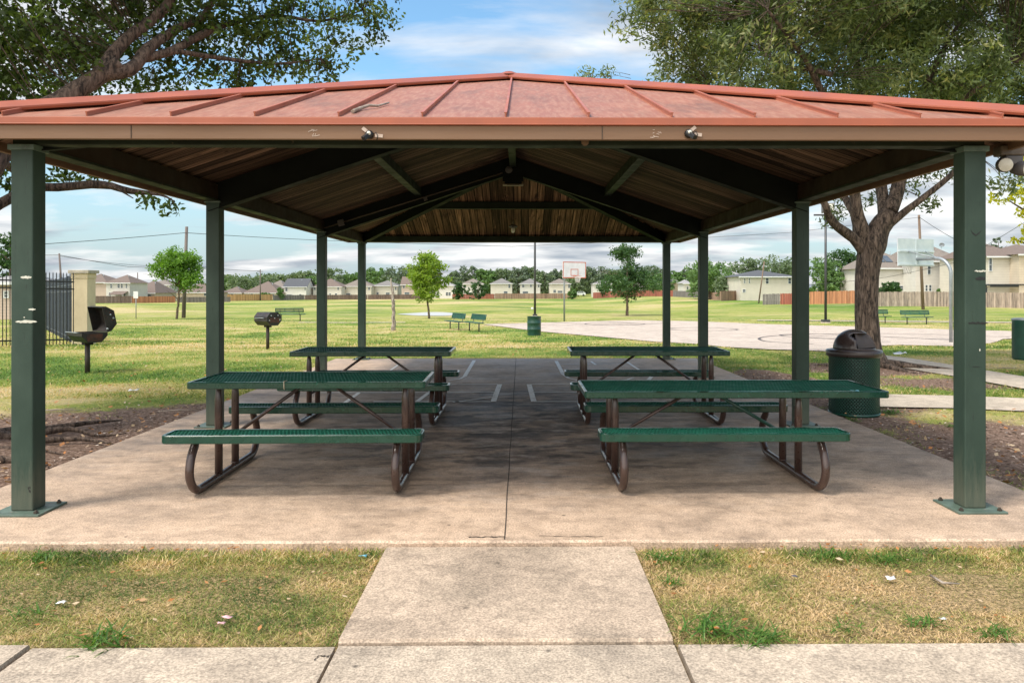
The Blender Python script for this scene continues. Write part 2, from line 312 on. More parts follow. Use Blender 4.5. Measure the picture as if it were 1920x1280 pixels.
def mk_ground():
    m, t, b = new_mat('lawn'); v = coord(t)
    dry = attr(t, 'dry'); dirt = attr(t, 'dirt')
    tcn = t.nodes.new('ShaderNodeTexCoord'); sp = t.nodes.new('ShaderNodeSeparateXYZ'); t.links.new(tcn.outputs['Object'], sp.inputs[0])
    f = noise(t, v, 14, 8, .7); f2 = noise(t, v, 1.6, 8, .65); f3 = noise(t, coord(t, (.25, .6, 1)), .6, 8, .65)
    mixv = math_(t, 'ADD', math_(t, 'MULTIPLY', dry, .9), math_(t, 'MULTIPLY', math_(t, 'SUBTRACT', f, .5), .7))
    mixv = math_(t, 'ADD', mixv, math_(t, 'MULTIPLY', math_(t, 'SUBTRACT', f2, .5), .6))
    c = ramp(t, mixv, [(.20, (.10, .19, .03)), (.37, (.21, .28, .05)), (.52, (.36, .35, .10)), (.70, (.52, .42, .22))])
    farm = ramp(t, math_(t, 'DIVIDE', sp.outputs[1], 100.0), [(.3, 0.), (.8, 1.)])
    c = mixc(t, math_(t, 'MULTIPLY', farm, ramp(t, f3, [(.50, 0.), (.62, .65)])), c, (.46, .38, .20))
    c = mixc(t, math_(t, 'MULTIPLY', farm, ramp(t, noise(t, coord(t, (.12, .5, 1)), .8, 8, .7), [(.58, 0.), (.68, .8)])), c, (.09, .13, .035))
    c = mixc(t, 1.0, c, ramp(t, noise(t, v, 70, 5, .8), [(.36, .5), (.52, 1.), (.66, 1.35)]), 'MULTIPLY')
    strip = ramp(t, math_(t, 'DIVIDE', sp.outputs[1], 10.0), [(.46, 1.), (.49, 0.)]); thatch = ramp(t, noise(t, v, 55, 8, .8), [(.36, (.035, .03, .012)), (.47, (.20, .145, .07)), (.57, (.58, .40, .23))]); c = mixc(t, math_(t, 'MULTIPLY', strip, .85), c, thatch)
    soil = ramp(t, noise(t, v, 22, 8, .75), [(.3, (.06, .038, .026)), (.5, (.20, .13, .095)), (.66, (.44, .32, .25))])
    dm = math_(t, 'ADD', dirt, math_(t, 'MULTIPLY', math_(t, 'SUBTRACT', noise(t, v, 6, 7, .7), .5), .8)); dm = ramp(t, dm, [(.38, 0.), (.58, 1.)])
    dirt_gate = ramp(t, dirt, [(.02, 0.), (.12, 1.)])
    c = mixc(t, math_(t, 'MULTIPLY', dm, dirt_gate), c, soil)
    t.links.new(c, b.inputs['Base Color']); b.inputs['Roughness'].default_value = .95; b.inputs['Specular IOR Level'].default_value = .15
    bump(t, b, math_(t, 'ADD', noise(t, v, 35, 6, .7), math_(t, 'MULTIPLY', f, 1.5)), .9, .03); return m
M['ground'] = mk_ground()
def mk_leaf(name, cols, trans=.35, rough=.5):
    m = bpy.data.materials.new(name); m.use_nodes = True; t = m.node_tree; t.nodes.clear()
    o = t.nodes.new('ShaderNodeOutputMaterial'); b = t.nodes.new('ShaderNodeBsdfPrincipled'); tr = t.nodes.new('ShaderNodeBsdfTranslucent'); mx = t.nodes.new('ShaderNodeMixShader')
    n = len(cols); c = ramp(t, attr(t, 'tone'), [(i/(n-1), cols[i]) for i in range(n)])
    t.links.new(c, b.inputs['Base Color']); b.inputs['Roughness'].default_value = rough; b.inputs['Specular IOR Level'].default_value = .4
    t.links.new(mixc(t, 1.0, c, (1.5, 1.6, .7), 'MULTIPLY'), tr.inputs[0])
    mx.inputs[0].default_value = trans; t.links.new(b.outputs[0], mx.inputs[1]); t.links.new(tr.outputs[0], mx.inputs[2]); t.links.new(mx.outputs[0], o.inputs[0]); return m
M['leaf_oak'] = mk_leaf('oak_leaf', [(.016, .028, .010), (.045, .075, .018), (.09, .14, .03), (.17, .24, .05)], .45)
M['leaf_right'] = mk_leaf('narrow_leaf', [(.04, .060, .03), (.095, .135, .055), (.18, .225, .09), (.38, .37, .17)], .42)
M['leaf_bright'] = mk_leaf('bright_leaf', [(.05, .11, .018), (.12, .24, .03), (.24, .40, .06)], .4)
M['leaf_lime'] = mk_leaf('lime_leaf', [(.10, .17, .02), (.20, .30, .035), (.33, .42, .06)], .4)
M['leaf_yellow'] = mk_leaf('yellow_leaf', [(.38, .38, .015), (.58, .54, .03), (.75, .68, .07)], .45)
M['leaf_mid'] = mk_leaf('mid_leaf', [(.025, .06, .02), (.05, .11, .035), (.10, .18, .055)], .35)
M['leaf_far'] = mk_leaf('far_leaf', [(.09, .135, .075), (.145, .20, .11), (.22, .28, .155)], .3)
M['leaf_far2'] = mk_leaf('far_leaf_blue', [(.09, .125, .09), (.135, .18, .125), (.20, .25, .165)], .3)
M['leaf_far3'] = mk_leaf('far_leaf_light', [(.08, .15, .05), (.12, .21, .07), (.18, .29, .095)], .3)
M['blade'] = mk_leaf('grass_blade', [(.05, .10, .018), (.13, .20, .035), (.28, .30, .075), (.50, .40, .18), (.64, .46, .27)], .3, .6)
M['weed'] = mk_leaf('weed_blade', [(.035, .10, .015), (.075, .17, .03), (.15, .25, .05)], .35, .45)
M['litter'] = mk_leaf('fallen_leaf', [(.20, .09, .03), (.42, .17, .05), (.36, .24, .13), (.52, .40, .27)], .1, .7)
M['chips'] = mk_leaf('bark_chip', [(.04, .028, .02), (.14, .09, .065), (.30, .22, .17), (.52, .44, .38)], .0, .9)
def mk_bark(name, c1, c2):
    m, t, b = new_mat(name); v = coord(t, (1, 1, .22)); n = noise(t, v, 20, 8, .72, .8); c = ramp(t, n, [(.40, tuple(x*.18 for x in c1)), (.49, c1), (.64, c2)])
    t.links.new(c, b.inputs['Base Color']); b.inputs['Roughness'].default_value = .92; bump(t, b, n, .9, .05); return m
M['bark_l'] = mk_bark('oak_bark', (.10, .068, .05), (.21, .15, .115))
M['bark_r'] = mk_bark('grey_bark', (.085, .060, .045), (.21, .155, .12))
M['bark_y'] = mk_bark('young_bark', (.13, .09, .06), (.26, .2, .15))
M['bark_dead'] = mk_bark('dead_bark', (.32, .26, .22), (.5, .45, .4))
def mk_fencewood(name, c, dark):
    m, t, b = new_mat(name); v = coord(t, (1, 1, 1))
    n = noise(t, coord(t, (3, 3, .35)), 1.6, 6, .7); cc_ = ramp(t, n, [(.32, dark), (.6, c)])
    tcn = t.nodes.new('ShaderNodeTexCoord'); sp = t.nodes.new('ShaderNodeSeparateXYZ'); t.links.new(tcn.outputs['Object'], sp.inputs[0])
    wn = t.nodes.new('ShaderNodeTexWhiteNoise'); wn.noise_dimensions = '1D'; t.links.new(math_(t, 'FLOOR', math_(t, 'DIVIDE', sp.outputs[0], .15)), wn.inputs['W'])
    cc_ = mixc(t, 1.0, cc_, ramp(t, wn.outputs[0], [(0., .62), (.5, 1.), (1., 1.3)]), 'MULTIPLY'); t.links.new(cc_, b.inputs['Base Color']); b.inputs['Roughness'].default_value = .9; return m
FW = {'brown': mk_fencewood('fence_brown', (.17, .12, .095), (.10, .07, .055)), 'orange': mk_fencewood('fence_orange', (.43, .20, .10), (.32, .14, .07)),
      'grey': mk_fencewood('fence_grey', (.19, .175, .165), (.11, .10, .095)), 'tan': mk_fencewood('fence_tan', (.55, .33, .15), (.42, .24, .11)),
      'red': mk_fencewood('fence_red', (.30, .10, .065), (.22, .07, .05)), 'weathered': mk_fencewood('fence_weathered', (.40, .32, .26), (.16, .13, .11)),
      'mixed': mk_fencewood('fence_mixed', (.34, .22, .15), (.18, .12, .09))}
def siding(name, c):
    m, t, b = new_mat(name); tcn = t.nodes.new('ShaderNodeTexCoord'); sp = t.nodes.new('ShaderNodeSeparateXYZ'); t.links.new(tcn.outputs['Object'], sp.inputs[0])
    fr = math_(t, 'FRACT', math_(t, 'DIVIDE', sp.outputs[2], .22)); g = ramp(t, fr, [(0., .50), (.16, .95), (1., 1.)])
    cn = ramp(t, noise(t, coord(t), .8, 5), [(.3, c), (.7, tuple(x*.88 for x in c))]); cc_ = mixc(t, 1.0, cn, g, 'MULTIPLY')
    t.links.new(cc_, b.inputs['Base Color']); b.inputs['Roughness'].default_value = .75; return m
def shingle(name, c):
    m, t, b = new_mat(name); v = coord(t); n = noise(t, v, 4, 8, .75); cc_ = ramp(t, n, [(.3, tuple(x*.7 for x in c)), (.7, tuple(x*1.2 for x in c))])
    t.links.new(cc_, b.inputs['Base Color']); b.inputs['Roughness'].default_value = .95; return m
WALLM = {k: siding('siding_'+k, c) for k, c in {'cream': (.64, .595, .51), 'white': (.72, .70, .65), 'pink': (.52, .41, .34), 'tan': (.55, .45, .34), 'pale': (.65, .62, .57), 'ochre': (.62, .53, .41)}.items()}
ROOFM = {k: shingle('shingle_'+k, c) for k, c in {'brown': (.165, .125, .105), 'grey': (.19, .18, .17), 'dark': (.085, .09, .10), 'taupe': (.20, .17, .145), 'light': (.30, .29, .29)}.items()}

# ------------------------------------------------------------------ mesh helpers
class MB:
    def __init__(s): s.v = []; s.f = []; s.sm = []
    def add(s, vs, fs, smooth=False):
        o = len(s.v); s.v += [tuple(p) for p in vs]; s.f += [tuple(i+o for i in f) for f in fs]; s.sm += [smooth]*len(fs); return s
    def box(s, a, b):
        x0, y0, z0 = a; x1, y1, z1 = b
        return s.add([(x0, y0, z0), (x1, y0, z0), (x1, y1, z0), (x0, y1, z0), (x0, y0, z1), (x1, y0, z1), (x1, y1, z1), (x0, y1, z1)],
                     [(0, 3, 2, 1), (4, 5, 6, 7), (0, 1, 5, 4), (1, 2, 6, 5), (2, 3, 7, 6), (3, 0, 4, 7)])
    def bar(s, p, q, w, hh, up=(0, 0, 1)):
        p = Vector(p); q = Vector(q); d = (q-p).normalized(); r = d.cross(Vector(up))
        if r.length < 1e-5: r = d.cross(Vector((1, 0, 0)))
        r.normalize(); u = r.cross(d).normalized(); r *= w/2; u *= hh/2
        vs = [p-r-u, p+r-u, p+r+u, p-r+u, q-r-u, q+r-u, q+r+u, q-r+u]
        return s.add(vs, [(0, 1, 2, 3), (4, 7, 6, 5), (0, 4, 5, 1), (1, 5, 6, 2), (2, 6, 7, 3), (3, 7, 4, 0)])
    def tube(s, pts, rad, n=10, caps=True, squash=None):
        pts = [Vector(p) for p in pts]; rr = rad if hasattr(rad, '__len__') else [rad]*len(pts)
        vs = []; ref = None
        for i, p in enumerate(pts):
            a = pts[max(0, i-1)]; b = pts[min(len(pts)-1, i+1)]; t = (b-a).normalized()
            if ref is None: ref = t.orthogonal().normalized()
            ref = (ref-t*ref.dot(t)).normalized(); bi = t.cross(ref)
            for k in range(n):
                an = 2*math.pi*k/n; vs.append(p+(ref*math.cos(an)+bi*math.sin(an))*rr[i])
        fs = []
        for i in range(len(pts)-1):
            for k in range(n):
                k2 = (k+1) % n; fs.append((i*n+k, i*n+k2, (i+1)*n+k2, (i+1)*n+k))
        s.add(vs, fs, True)
        if caps:
            o = len(s.v)-len(vs); s.f.append(tuple(o+k for k in reversed(range(n)))); s.sm.append(False)
            s.f.append(tuple(o+(len(pts)-1)*n+k for k in range(n))); s.sm.append(False)
        return s
    def lathe(s, c, prof, n=32, smooth=True, a0=0, a1=2*math.pi):
        c = Vector(c); vs = []; full = abs(a1-a0-2*math.pi) < 1e-6; m = n if full else n+1
        for (r, z) in prof:
            for k in range(m):
                a = a0+(a1-a0)*k/n; vs.append((c.x+r*math.cos(a), c.y+r*math.sin(a), c.z+z))
        fs = []
        for i in range(len(prof)-1):
            for k in range(n):
                k2 = (k+1) % m; fs.append((i*m+k, i*m+k2, (i+1)*m+k2, (i+1)*m+k))
        return s.add(vs, fs, smooth)
    def prism(s, prof, origin, ax, ay, az, L):
        """profile (u,v) in plane ax/ay extruded L along az, centred"""
        o = Vector(origin); ax = Vector(ax); ay = Vector(ay); az = Vector(az); n = len(prof)
        vs = [o+ax*u+ay*v-az*L/2 for u, v in prof]+[o+ax*u+ay*v+az*L/2 for u, v in prof]
        return s.add(vs, [tuple(range(n))[::-1], tuple(range(n, 2*n))]+[(i, (i+1) % n, n+(i+1) % n, n+i) for i in range(n)])
    def build(s, name, mat, parent=None, loc=None, bevel=0, fix=True):
        me = bpy.data.meshes.new(name); vs = s.v
        if loc is not None: vs = [(x-loc[0], y-loc[1], z-loc[2]) for x, y, z in vs]
        me.from_pydata(vs, [], s.f); me.polygons.foreach_set('use_smooth', s.sm); me.materials.append(mat)
        if fix:
            bm = bmesh.new(); bm.from_mesh(me); bmesh.ops.recalc_face_normals(bm, faces=bm.faces); bm.to_mesh(me); bm.free()
        o = bpy.data.objects.new(name, me); COL.objects.link(o)
        if loc is not None and parent is None: o.location = loc
        if parent is not None: o.parent = parent
        if bevel:
            b = o.modifiers.new('bevel', 'BEVEL'); b.width = bevel; b.segments = 2; b.limit_method = 'ANGLE'; b.angle_limit = R(40)
        return o
def tag(o, label, cat, group=None):
    o['label'] = label; o['category'] = cat
    if group: o['group'] = group
    return o
def struct(o): o['kind'] = 'structure'; return o
def thing(name, label, cat, loc=(0, 0, 0), rz=0, group=None):
    o = bpy.data.objects.new(name, None); COL.objects.link(o); o.location = loc; o.rotation_euler = (0, 0, rz); o.empty_display_size = .2
    return tag(o, label, cat, group)
def copy_tree(o, parent=None):
    c = o.copy(); COL.objects.link(c)
    if parent: c.parent = parent
    for ch in [x for x in COL.objects if x.parent == o]: copy_tree(ch, c)
    return c
def place(proto, first, loc, rz, label, group=None, scale=None):
    o = proto if first else copy_tree(proto)
    o.location = loc; o.rotation_euler = (0, 0, rz); o['label'] = label
    if scale: o.scale = (scale,)*3 if not hasattr(scale, '__len__') else scale
    if group: o['group'] = group
    return o
def drape(name, poly, mat, lift, step=1.2, parent=None, thick=0):
    """flat polygon [(x,y)..] cut into strips and laid on the terrain"""
    bm = bmesh.new(); vs = [bm.verts.new((x, y, 0)) for x, y in poly]; bm.faces.new(vs)
    ys = [p[1] for p in poly]; xs = [p[0] for p in poly]
    cuts = [(y, 1) for y in np.arange(min(ys)+step, max(ys), step)]+[(x, 0) for x in np.arange(min(xs)+step*2, max(xs), step*2)]
    for c, ax in cuts:
        co = (0, c, 0) if ax else (c, 0, 0); no = (0, 1, 0) if ax else (1, 0, 0)
        bmesh.ops.bisect_plane(bm, geom=bm.verts[:]+bm.edges[:]+bm.faces[:], plane_co=co, plane_no=no)
    for v in bm.verts: v.co.z = h(v.co.x, v.co.y)+lift
    bmesh.ops.recalc_face_normals(bm, faces=bm.faces)
    for f in bm.faces:
        if f.normal.z < 0: f.normal_flip()
    me = bpy.data.meshes.new(name); bm.to_mesh(me); bm.free(); me.materials.append(mat)
    o = bpy.data.objects.new(name, me); COL.objects.link(o)
    if parent: o.parent = parent
    return o
def strip_poly(pts, w):
    L = []; Rr = []
    for i, p in enumerate(pts):
        a = Vector(pts[max(0, i-1)][:2]); b = Vector(pts[min(len(pts)-1, i+1)][:2]); d = (b-a).normalized(); n = Vector((-d.y, d.x))*w/2
        p = Vector(p[:2]); L.append(tuple(p+n)); Rr.append(tuple(p-n))
    return L+Rr[::-1]
def quads(name, C, A, B, tone, mat, parent=None, kite=True, fold=0):
    """many small leaf quads: centre C, half axes A (long) and B (short)"""
    n = len(C)
    V = np.empty((n, 4, 3), np.float32)
    if kite: V[:, 0] = C-A; V[:, 1] = C+B-A*.1; V[:, 2] = C+A; V[:, 3] = C-B-A*.1
    else: V[:, 0] = C-A-B; V[:, 1] = C+A-B; V[:, 2] = C+A+B; V[:, 3] = C-A+B
    me = bpy.data.meshes.new(name); me.vertices.add(4*n); me.loops.add(4*n); me.polygons.add(n)
    me.vertices.foreach_set('co', V.ravel()); me.loops.foreach_set('vertex_index', np.arange(4*n, dtype=np.int32))
    me.polygons.foreach_set('loop_start', np.arange(0, 4*n, 4, dtype=np.int32)); me.polygons.foreach_set('loop_total', np.full(n, 4, np.int32))
    me.update(calc_edges=True); a = me.attributes.new('tone', 'FLOAT', 'FACE'); a.data.foreach_set('value', tone.astype(np.float32)); me.materials.append(mat)
    o = bpy.data.objects.new(name, me); COL.objects.link(o)
    if parent: o.parent = parent
    return o
def unit(n):
    v = rng.normal(size=(n, 3)); return v/np.linalg.norm(v, axis=1, keepdims=True)
def leafset(centers, spread, per, ls, lw, tonebase=None, droop=.3, flat=.75):
    """leaf clusters around the given centres -> C, A, B, tone"""
    k = len(centers); n = k*per
    base = np.repeat(centers, per, axis=0); dirs = unit(n); dirs[:, 2] *= flat
    C = base+dirs*spread*rng.random((n, 1))**.6
    a = unit(n); a[:, 2] -= droop; a /= np.linalg.norm(a, axis=1, keepdims=True)
    q = unit(n); q[:, 2] += .4; b = np.cross(a, q); b /= np.linalg.norm(b, axis=1, keepdims=True)
    s = rng.uniform(.65, 1.25, (n, 1))
    tb = np.repeat(np.clip(rng.normal(.45, .38, k), 0, 1), per) if tonebase is None else np.repeat(tonebase, per)
    tone = np.clip(.55*tb+.45*rng.random(n), 0, 1)
    return C, a*ls/2*s, b*lw/2*s, tone
# ================================================================== SETTING
def axis(lo, hi, fine_lo, fine_hi, step, grow):
    a = list(np.arange(fine_lo, fine_hi+1e-6, step)); s = step
    while a[-1] < hi: s *= grow; a.append(a[-1]+s)
    s = step
    while a[0] > lo: s *= grow; a.insert(0, a[0]-s)
    return np.array(a)
XS = axis(-1400, 1400, -9, 9, .22, 1.09)
YS = np.unique(np.concatenate([axis(-60, 17, 2, 17, .22, 1.15), np.arange(17, 60, .5), np.arange(60, 110, 1.2), axis(110, 1900, 110, 112, 2., 1.08), [17, 20, 25, 30, 40, 53, 75, 105, 140, 200, 290, 165, 120]]))
YS = YS[np.concatenate([[True], np.diff(YS) > .05])]
gx, gy = np.meshgrid(XS, YS); gz = H(gx, gy)
nearm = (1-sstep(14, 20, gy))*(np.abs(gx) < 40)
inslab = (gx > -4.1) & (gx < 3.95) & (gy > 4.4) & (gy < 16.9) | (gy < 3.6) | ((gx > -1.0) & (gx < .9) & (gy < 5))
gz = gz + np.where(inslab, -.03, .018*(vnoise(gx, gy, .8, 0)-.5)*nearm)
root_m = np.clip(1.3-np.hypot((gx+5.6)/1.5, (gy-7.3)/1.5), 0, 1); gz = gz + .10*root_m*root_m*(gx < -4.0)
root_m = np.clip(1.2-np.hypot((gx-6.7)/.8, (gy-15.0)/.8), 0, 1); gz = gz + .05*root_m*root_m
me = bpy.data.meshes.new('ground'); ny, nx = gx.shape
me.vertices.add(nx*ny); me.vertices.foreach_set('co', np.stack([gx, gy, gz], -1).astype(np.float32).ravel())
idx = np.arange(nx*ny).reshape(ny, nx); fq = np.stack([idx[:-1, :-1], idx[:-1, 1:], idx[1:, 1:], idx[1:, :-1]], -1).reshape(-1, 4)
me.loops.add(fq.size); me.polygons.add(len(fq)); me.loops.foreach_set('vertex_index', fq.ravel().astype(np.int32))
me.polygons.foreach_set('loop_start', np.arange(0, fq.size, 4, dtype=np.int32)); me.polygons.foreach_set('loop_total', np.full(len(fq), 4, np.int32))
me.polygons.foreach_set('use_smooth', np.ones(len(fq), bool)); me.update(calc_edges=True)
for nm, val in (('dry', dryness(gx, gy)), ('dirt', dirtmask(gx, gy))):
    a = me.attributes.new(nm, 'FLOAT', 'POINT'); a.data.foreach_set('value', val.astype(np.float32).ravel())
me.materials.append(M['ground']); ground = bpy.data.objects.new('ground', me); COL.objects.link(ground); struct(ground)

# slab, walkway, front pavement
SX0, SX1, SY0, SY1 = -3.90, 3.72, 4.65, 16.62
def wobble_slab(name, x0, x1, y0, y1, zt, zb, mat, n=60, amp=.006, front=True):
    bm = bmesh.new(); random.seed(3); top = []
    xs = [x0+(x1-x0)*i/n for i in range(n+1)]
    for i, x in enumerate(xs):
        j = amp*(mnoise.noise((x*2.3, y0, 1.7))+.6*mnoise.noise((x*9, 3, y0)))*(1 if front else 0)
        top.append([bm.verts.new((x, y0+j, zb)), bm.verts.new((x, y0+j*1.4, zt-.012)), bm.verts.new((x, y0+j+.012, zt)), bm.verts.new((x, y1-.01, zt)), bm.verts.new((x, y1, zt-.01)), bm.verts.new((x, y1, zb))])
    for a, b in zip(top[:-1], top[1:]):
        for k in range(5): bm.faces.new((a[k], b[k], b[k+1], a[k+1]))
    bm.faces.new(top[0]); bm.faces.new(top[-1][::-1])
    bmesh.ops.recalc_face_normals(bm, faces=bm.faces)
    me = bpy.data.meshes.new(name); bm.to_mesh(me); bm.free(); me.materials.append(mat)
    o = bpy.data.objects.new(name, me); COL.objects.link(o); return struct(o)
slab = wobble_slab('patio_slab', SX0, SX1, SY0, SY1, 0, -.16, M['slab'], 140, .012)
wobble_slab('walkway', -.79, .665, 3.41, 4.64, -.028, -.16, M['walk'], 30, .006)
wobble_slab('pavement', -2.095, -.80, 1.2, 3.395, -.046, -.2, M['walk2'], 30, .005)
wobble_slab('pavement', -.785, .665, 1.2, 3.398, -.044, -.2, M['walk2'], 30, .004)
wobble_slab('pavement', .685, 4.6, 1.2, 3.405, -.047, -.2, M['walk2'], 60, .005)
wobble_slab('pavement', -6.0, -2.115, 1.2, 3.40, -.034, -.2, M['walk2'], 60, .005)
j = MB(); z = .0035
pts = [(-.096+.002*math.sin(i*.9), SY0+.02+(SY1-SY0-.04)*i/60) for i in range(61)]
for a, b in zip(pts[:-1], pts[1:]):
    j.add([(a[0]-.0035, a[1], z), (a[0]+.0035, a[1], z), (b[0]+.0035, b[1], z), (b[0]-.0035, b[1], z)], [(0, 1, 2, 3)])
for a in (12.35, ): j.add([(SX0+.02, a-.006, z), (SX1-.02, a-.006, z), (SX1-.02, a+.006, z), (SX0+.02, a+.006, z)], [(0, 1, 2, 3)])
struct(j.build('pavement_joint', M['joint']))
def crack(name, pts, wd, z, seed):
    g = random.Random(seed); m = MB(); full = []
    for (a, b) in zip(pts[:-1], pts[1:]):
        a = F(a[0], a[1], z); b = F(b[0], b[1], z)
        for i in range(6):
            t = i/6; full.append(a+(b-a)*t+Vector((g.uniform(-1, 1), g.uniform(-1, 1), 0))*.008)
    full.append(F(pts[-1][0], pts[-1][1], z))
    for i, (a, b) in enumerate(zip(full[:-1], full[1:])):
        n = Vector((-(b-a).y, (b-a).x, 0)).normalized()*wd/2*g.uniform(.5, 1.3); zz_ = Vector((0, 0, .0035)); m.add([a-n+zz_, a+n+zz_, b+n+zz_, b-n+zz_], [(0, 1, 2, 3)])
    return struct(m.build(name, M['joint']))
crack('pavement_crack', [(625, 1226), (612, 1231), (600, 1229), (590, 1238)], .004, -.046, 1)
crack('pavement_crack', [(1010, 880), (1120, 868), (1210, 874)], .003, 0, 3)
crack('pavement_crack', [(880, 1006.5), (905, 1007), (945, 1006.5)], .012, 0, 4)
crack('pavement_crack', [(1010, 1005), (1070, 1006), (1130, 1005.5)], .006, 0, 5)
# court, paths, pond
CT = [(905, 608.5), (1015, 622.5), (1165, 636), (1307, 646), (1440, 656.5), (1560, 661), (1612, 651), (1690, 648), (1800, 650.5), (1855, 645), (1880, 637), (1930, 634), (2010, 622), (1915, 622), (1800, 619), (1647, 614), (1440, 608.5), (1307, 603), (1190, 601), (1015, 605.5)]
ctp = [tuple(G(*p)[:2]) for p in CT]
court = struct(drape('basketball_court', ctp, M['court'], .03, .8))
def court_strip(name, pts, wd): return struct(drape(name, strip_poly(pts, wd), M['court_line'], .036, .5))
A_ = G(1058, 602.5); B_ = G(1783, 643)
ax_ = Vector((B_.x-A_.x, B_.y-A_.y)).normalized(); nrm = Vector((-ax_.y, ax_.x)); mid = Vector(((A_.x+B_.x)/2, (A_.y+B_.y)/2))
ring_ = [tuple(mid+1.8*Vector((math.cos(a), math.sin(a)))) for a in [2*math.pi*i/40 for i in range(41)]]
def thinline(pts, wd, parentlist):
    m = MB()
    for a, b in zip(pts[:-1], pts[1:]):
        a = Vector(a[:2]); b = Vector(b[:2]); n_ = (b-a).normalized(); n_ = Vector((-n_.y, n_.x))*wd/2
        k = max(1, int((b-a).length/.6))
        for i in range(k):
            p = a+(b-a)*i/k; q = a+(b-a)*(i+1)/k
            m.add([(c.x, c.y, h(c.x, c.y)+.037) for c in (p-n_, q-n_, q+n_, p+n_)], [(0, 1, 2, 3)])
    return m
m = thinline(ring_, .13, None)
for end, sg in ((A_, 1), (B_, -1)):
    c = Vector(end[:2])+ax_*sg*1.2
    arc = [tuple(c+ax_*sg*(6.0*math.sin(a))+nrm*(6.0*math.cos(a))) for a in [math.pi*i/30 for i in range(31)]]
    mm = thinline(arc, .12, None); m.add(mm.v, mm.f)
    lane = [tuple(c+nrm*1.8), tuple(c+nrm*1.8+ax_*sg*4.6), tuple(c-nrm*1.8+ax_*sg*4.6), tuple(c-nrm*1.8)]
    mm = thinline(lane, .12, None); m.add(mm.v, mm.f)
    fc = c+ax_*sg*4.6; r2 = [tuple(fc+1.8*Vector((math.cos(a), math.sin(a)))) for a in [2*math.pi*i/32 for i in range(33)]]
    mm = thinline(r2, .12, None); m.add(mm.v, mm.f)
struct(m.build('court_markings', M['court_line']))
def pathpx(name, up, lo, mat=M['path'], lift=.022):
    return struct(drape(name, [tuple(G(*p)[:2]) for p in up]+[tuple(G(*p)[:2]) for p in lo[::-1]], mat, lift, .5))
pathpx('path', [(1585, 657), (1652, 667), (1793, 687), (1920, 708), (2060, 732)], [(1560, 669), (1652, 685), (1793, 708), (1920, 731), (2060, 758)])
ground_c = F(1522, 752, -.05)
pathpx('path', [(1560, 741), (1653, 741.5), (1793, 744.5), (1920, 749), (2100, 757)], [(1551, 763), (1653, 765.5), (1793, 768.5), (1920, 773.5), (2100, 783)])
pathpx('path', [(1420, 600), (1600, 601.5), (1920, 604.3), (2300, 608)], [(1420, 601.4), (1600, 603.0), (1920, 606.0), (2300, 610)], lift=.03)
pathpx('path', [(560, 604), (640, 604.3), (760, 604.0)], [(560, 605.0), (640, 605.4), (760, 604.9)], lift=.012)
pw = [tuple(G(*p)[:2]) for p in [(745, 589.5), (785, 592), (830, 592.4), (862, 591), (858, 588), (835, 586), (800, 585.6), (775, 587.2), (752, 588.4)]]
struct(drape('pond_water', pw, M['water'], .03, 3))

# painted game lines on the slab
ln = MB()
def floor_line(a, b, wd=.05):
    a = F(*a); b = F(*b); d = (b-a); d.z = 0; n = Vector((-d.y, d.x, 0)).normalized()*wd/2; z = Vector((0, 0, .0045))
    ln.add([a-n+z, a+n+z, b+n+z, b-n+z], [(0, 1, 2, 3)])
def pl(pts, wd=.05):
    for a, b in zip(pts[:-1], pts[1:]): floor_line(a, b, wd)
pl([(937, 720.5), (925, 753)], .075); pl([(700, 720.5), (933, 720.5)], .05); pl([(600, 736), (930, 735.5)]); pl([(700, 753), (924, 753)]); pl([(850, 754), (928, 744)], .04)
pl([(889, 676), (871, 706)], .07); pl([(871, 706), (862, 710.5), (840, 713.5), (800, 714.5)], .05); pl([(810, 685), (886, 681.5)], .03); pl([(750, 682), (725, 699)], .04); pl([(808, 733), (782, 753)], .06); pl([(675, 735), (640, 760)], .06)
pl([(992, 720.5), (1001, 753)], .075); pl([(995, 720.5), (1230, 720.5)], .05); pl([(998, 735.5), (1300, 736)], .05); pl([(1001, 753), (1250, 753)])
pl([(1043, 677), (1056, 702)], .07); pl([(1056, 702), (1066, 709), (1085, 713.5), (1150, 714.5), (1176, 712), (1187, 708)], .05); pl([(1108, 677.5), (1117, 684)], .05); pl([(1176, 679), (1202, 696)], .05); pl([(1050, 682.5), (1165, 682.5)], .025); pl([(1060, 696), (1180, 689)], .025); pl([(1058, 688), (1170, 692)], .02); pl([(1216, 712), (1222, 706)], .07)
struct(ln.build('court_markings', M['line']))

# ================================================================== PAVILION
XC = -.127; HW = 3.54; EY0, EY1 = 5.05, 16.70; XL, XR = XC-HW, XC+HW; ZE = 2.596; SL = .334
ROWS = [5.32, 8.55, 13.13, 16.43]; CX = 3.19; CW = .146
A1, A2 = EY0+HW, EY1-HW; ZR = ZE+HW*SL
pav = thing('picnic_pavilion', 'large open picnic shelter with a red metal hip roof on eight green posts', 'pavilion', (XC, EY0, 0))
pav_inv = Vector((XC, EY0, 0))
def pb(mb, name, mat, bevel=0, par=None): 
    par = par or pav
    mb.v = [(x-XC, y-EY0, z) for x, y, z in mb.v]; return mb.build(name, mat, par, bevel=bevel)
def roof_z(x, y, dz=0): return ZE+SL*min(x-XL, XR-x, y-EY0, EY1-y)+dz
def slope_face(mb, pts, t):
    vs = [(x, y, z) for x, y, z in pts]+[(x, y, z-t) for x, y, z in pts]; n = len(pts)
    mb.add(vs, [tuple(range(n)), tuple(range(n, 2*n))[::-1]]+[(i, n+i, n+(i+1) % n, (i+1) % n) for i in range(n)])
E = {'fl': (XL, EY0, ZE), 'fr': (XR, EY0, ZE), 'bl': (XL, EY1, ZE), 'br': (XR, EY1, ZE), 'a1': (XC, A1, ZR), 'a2': (XC, A2, ZR)}
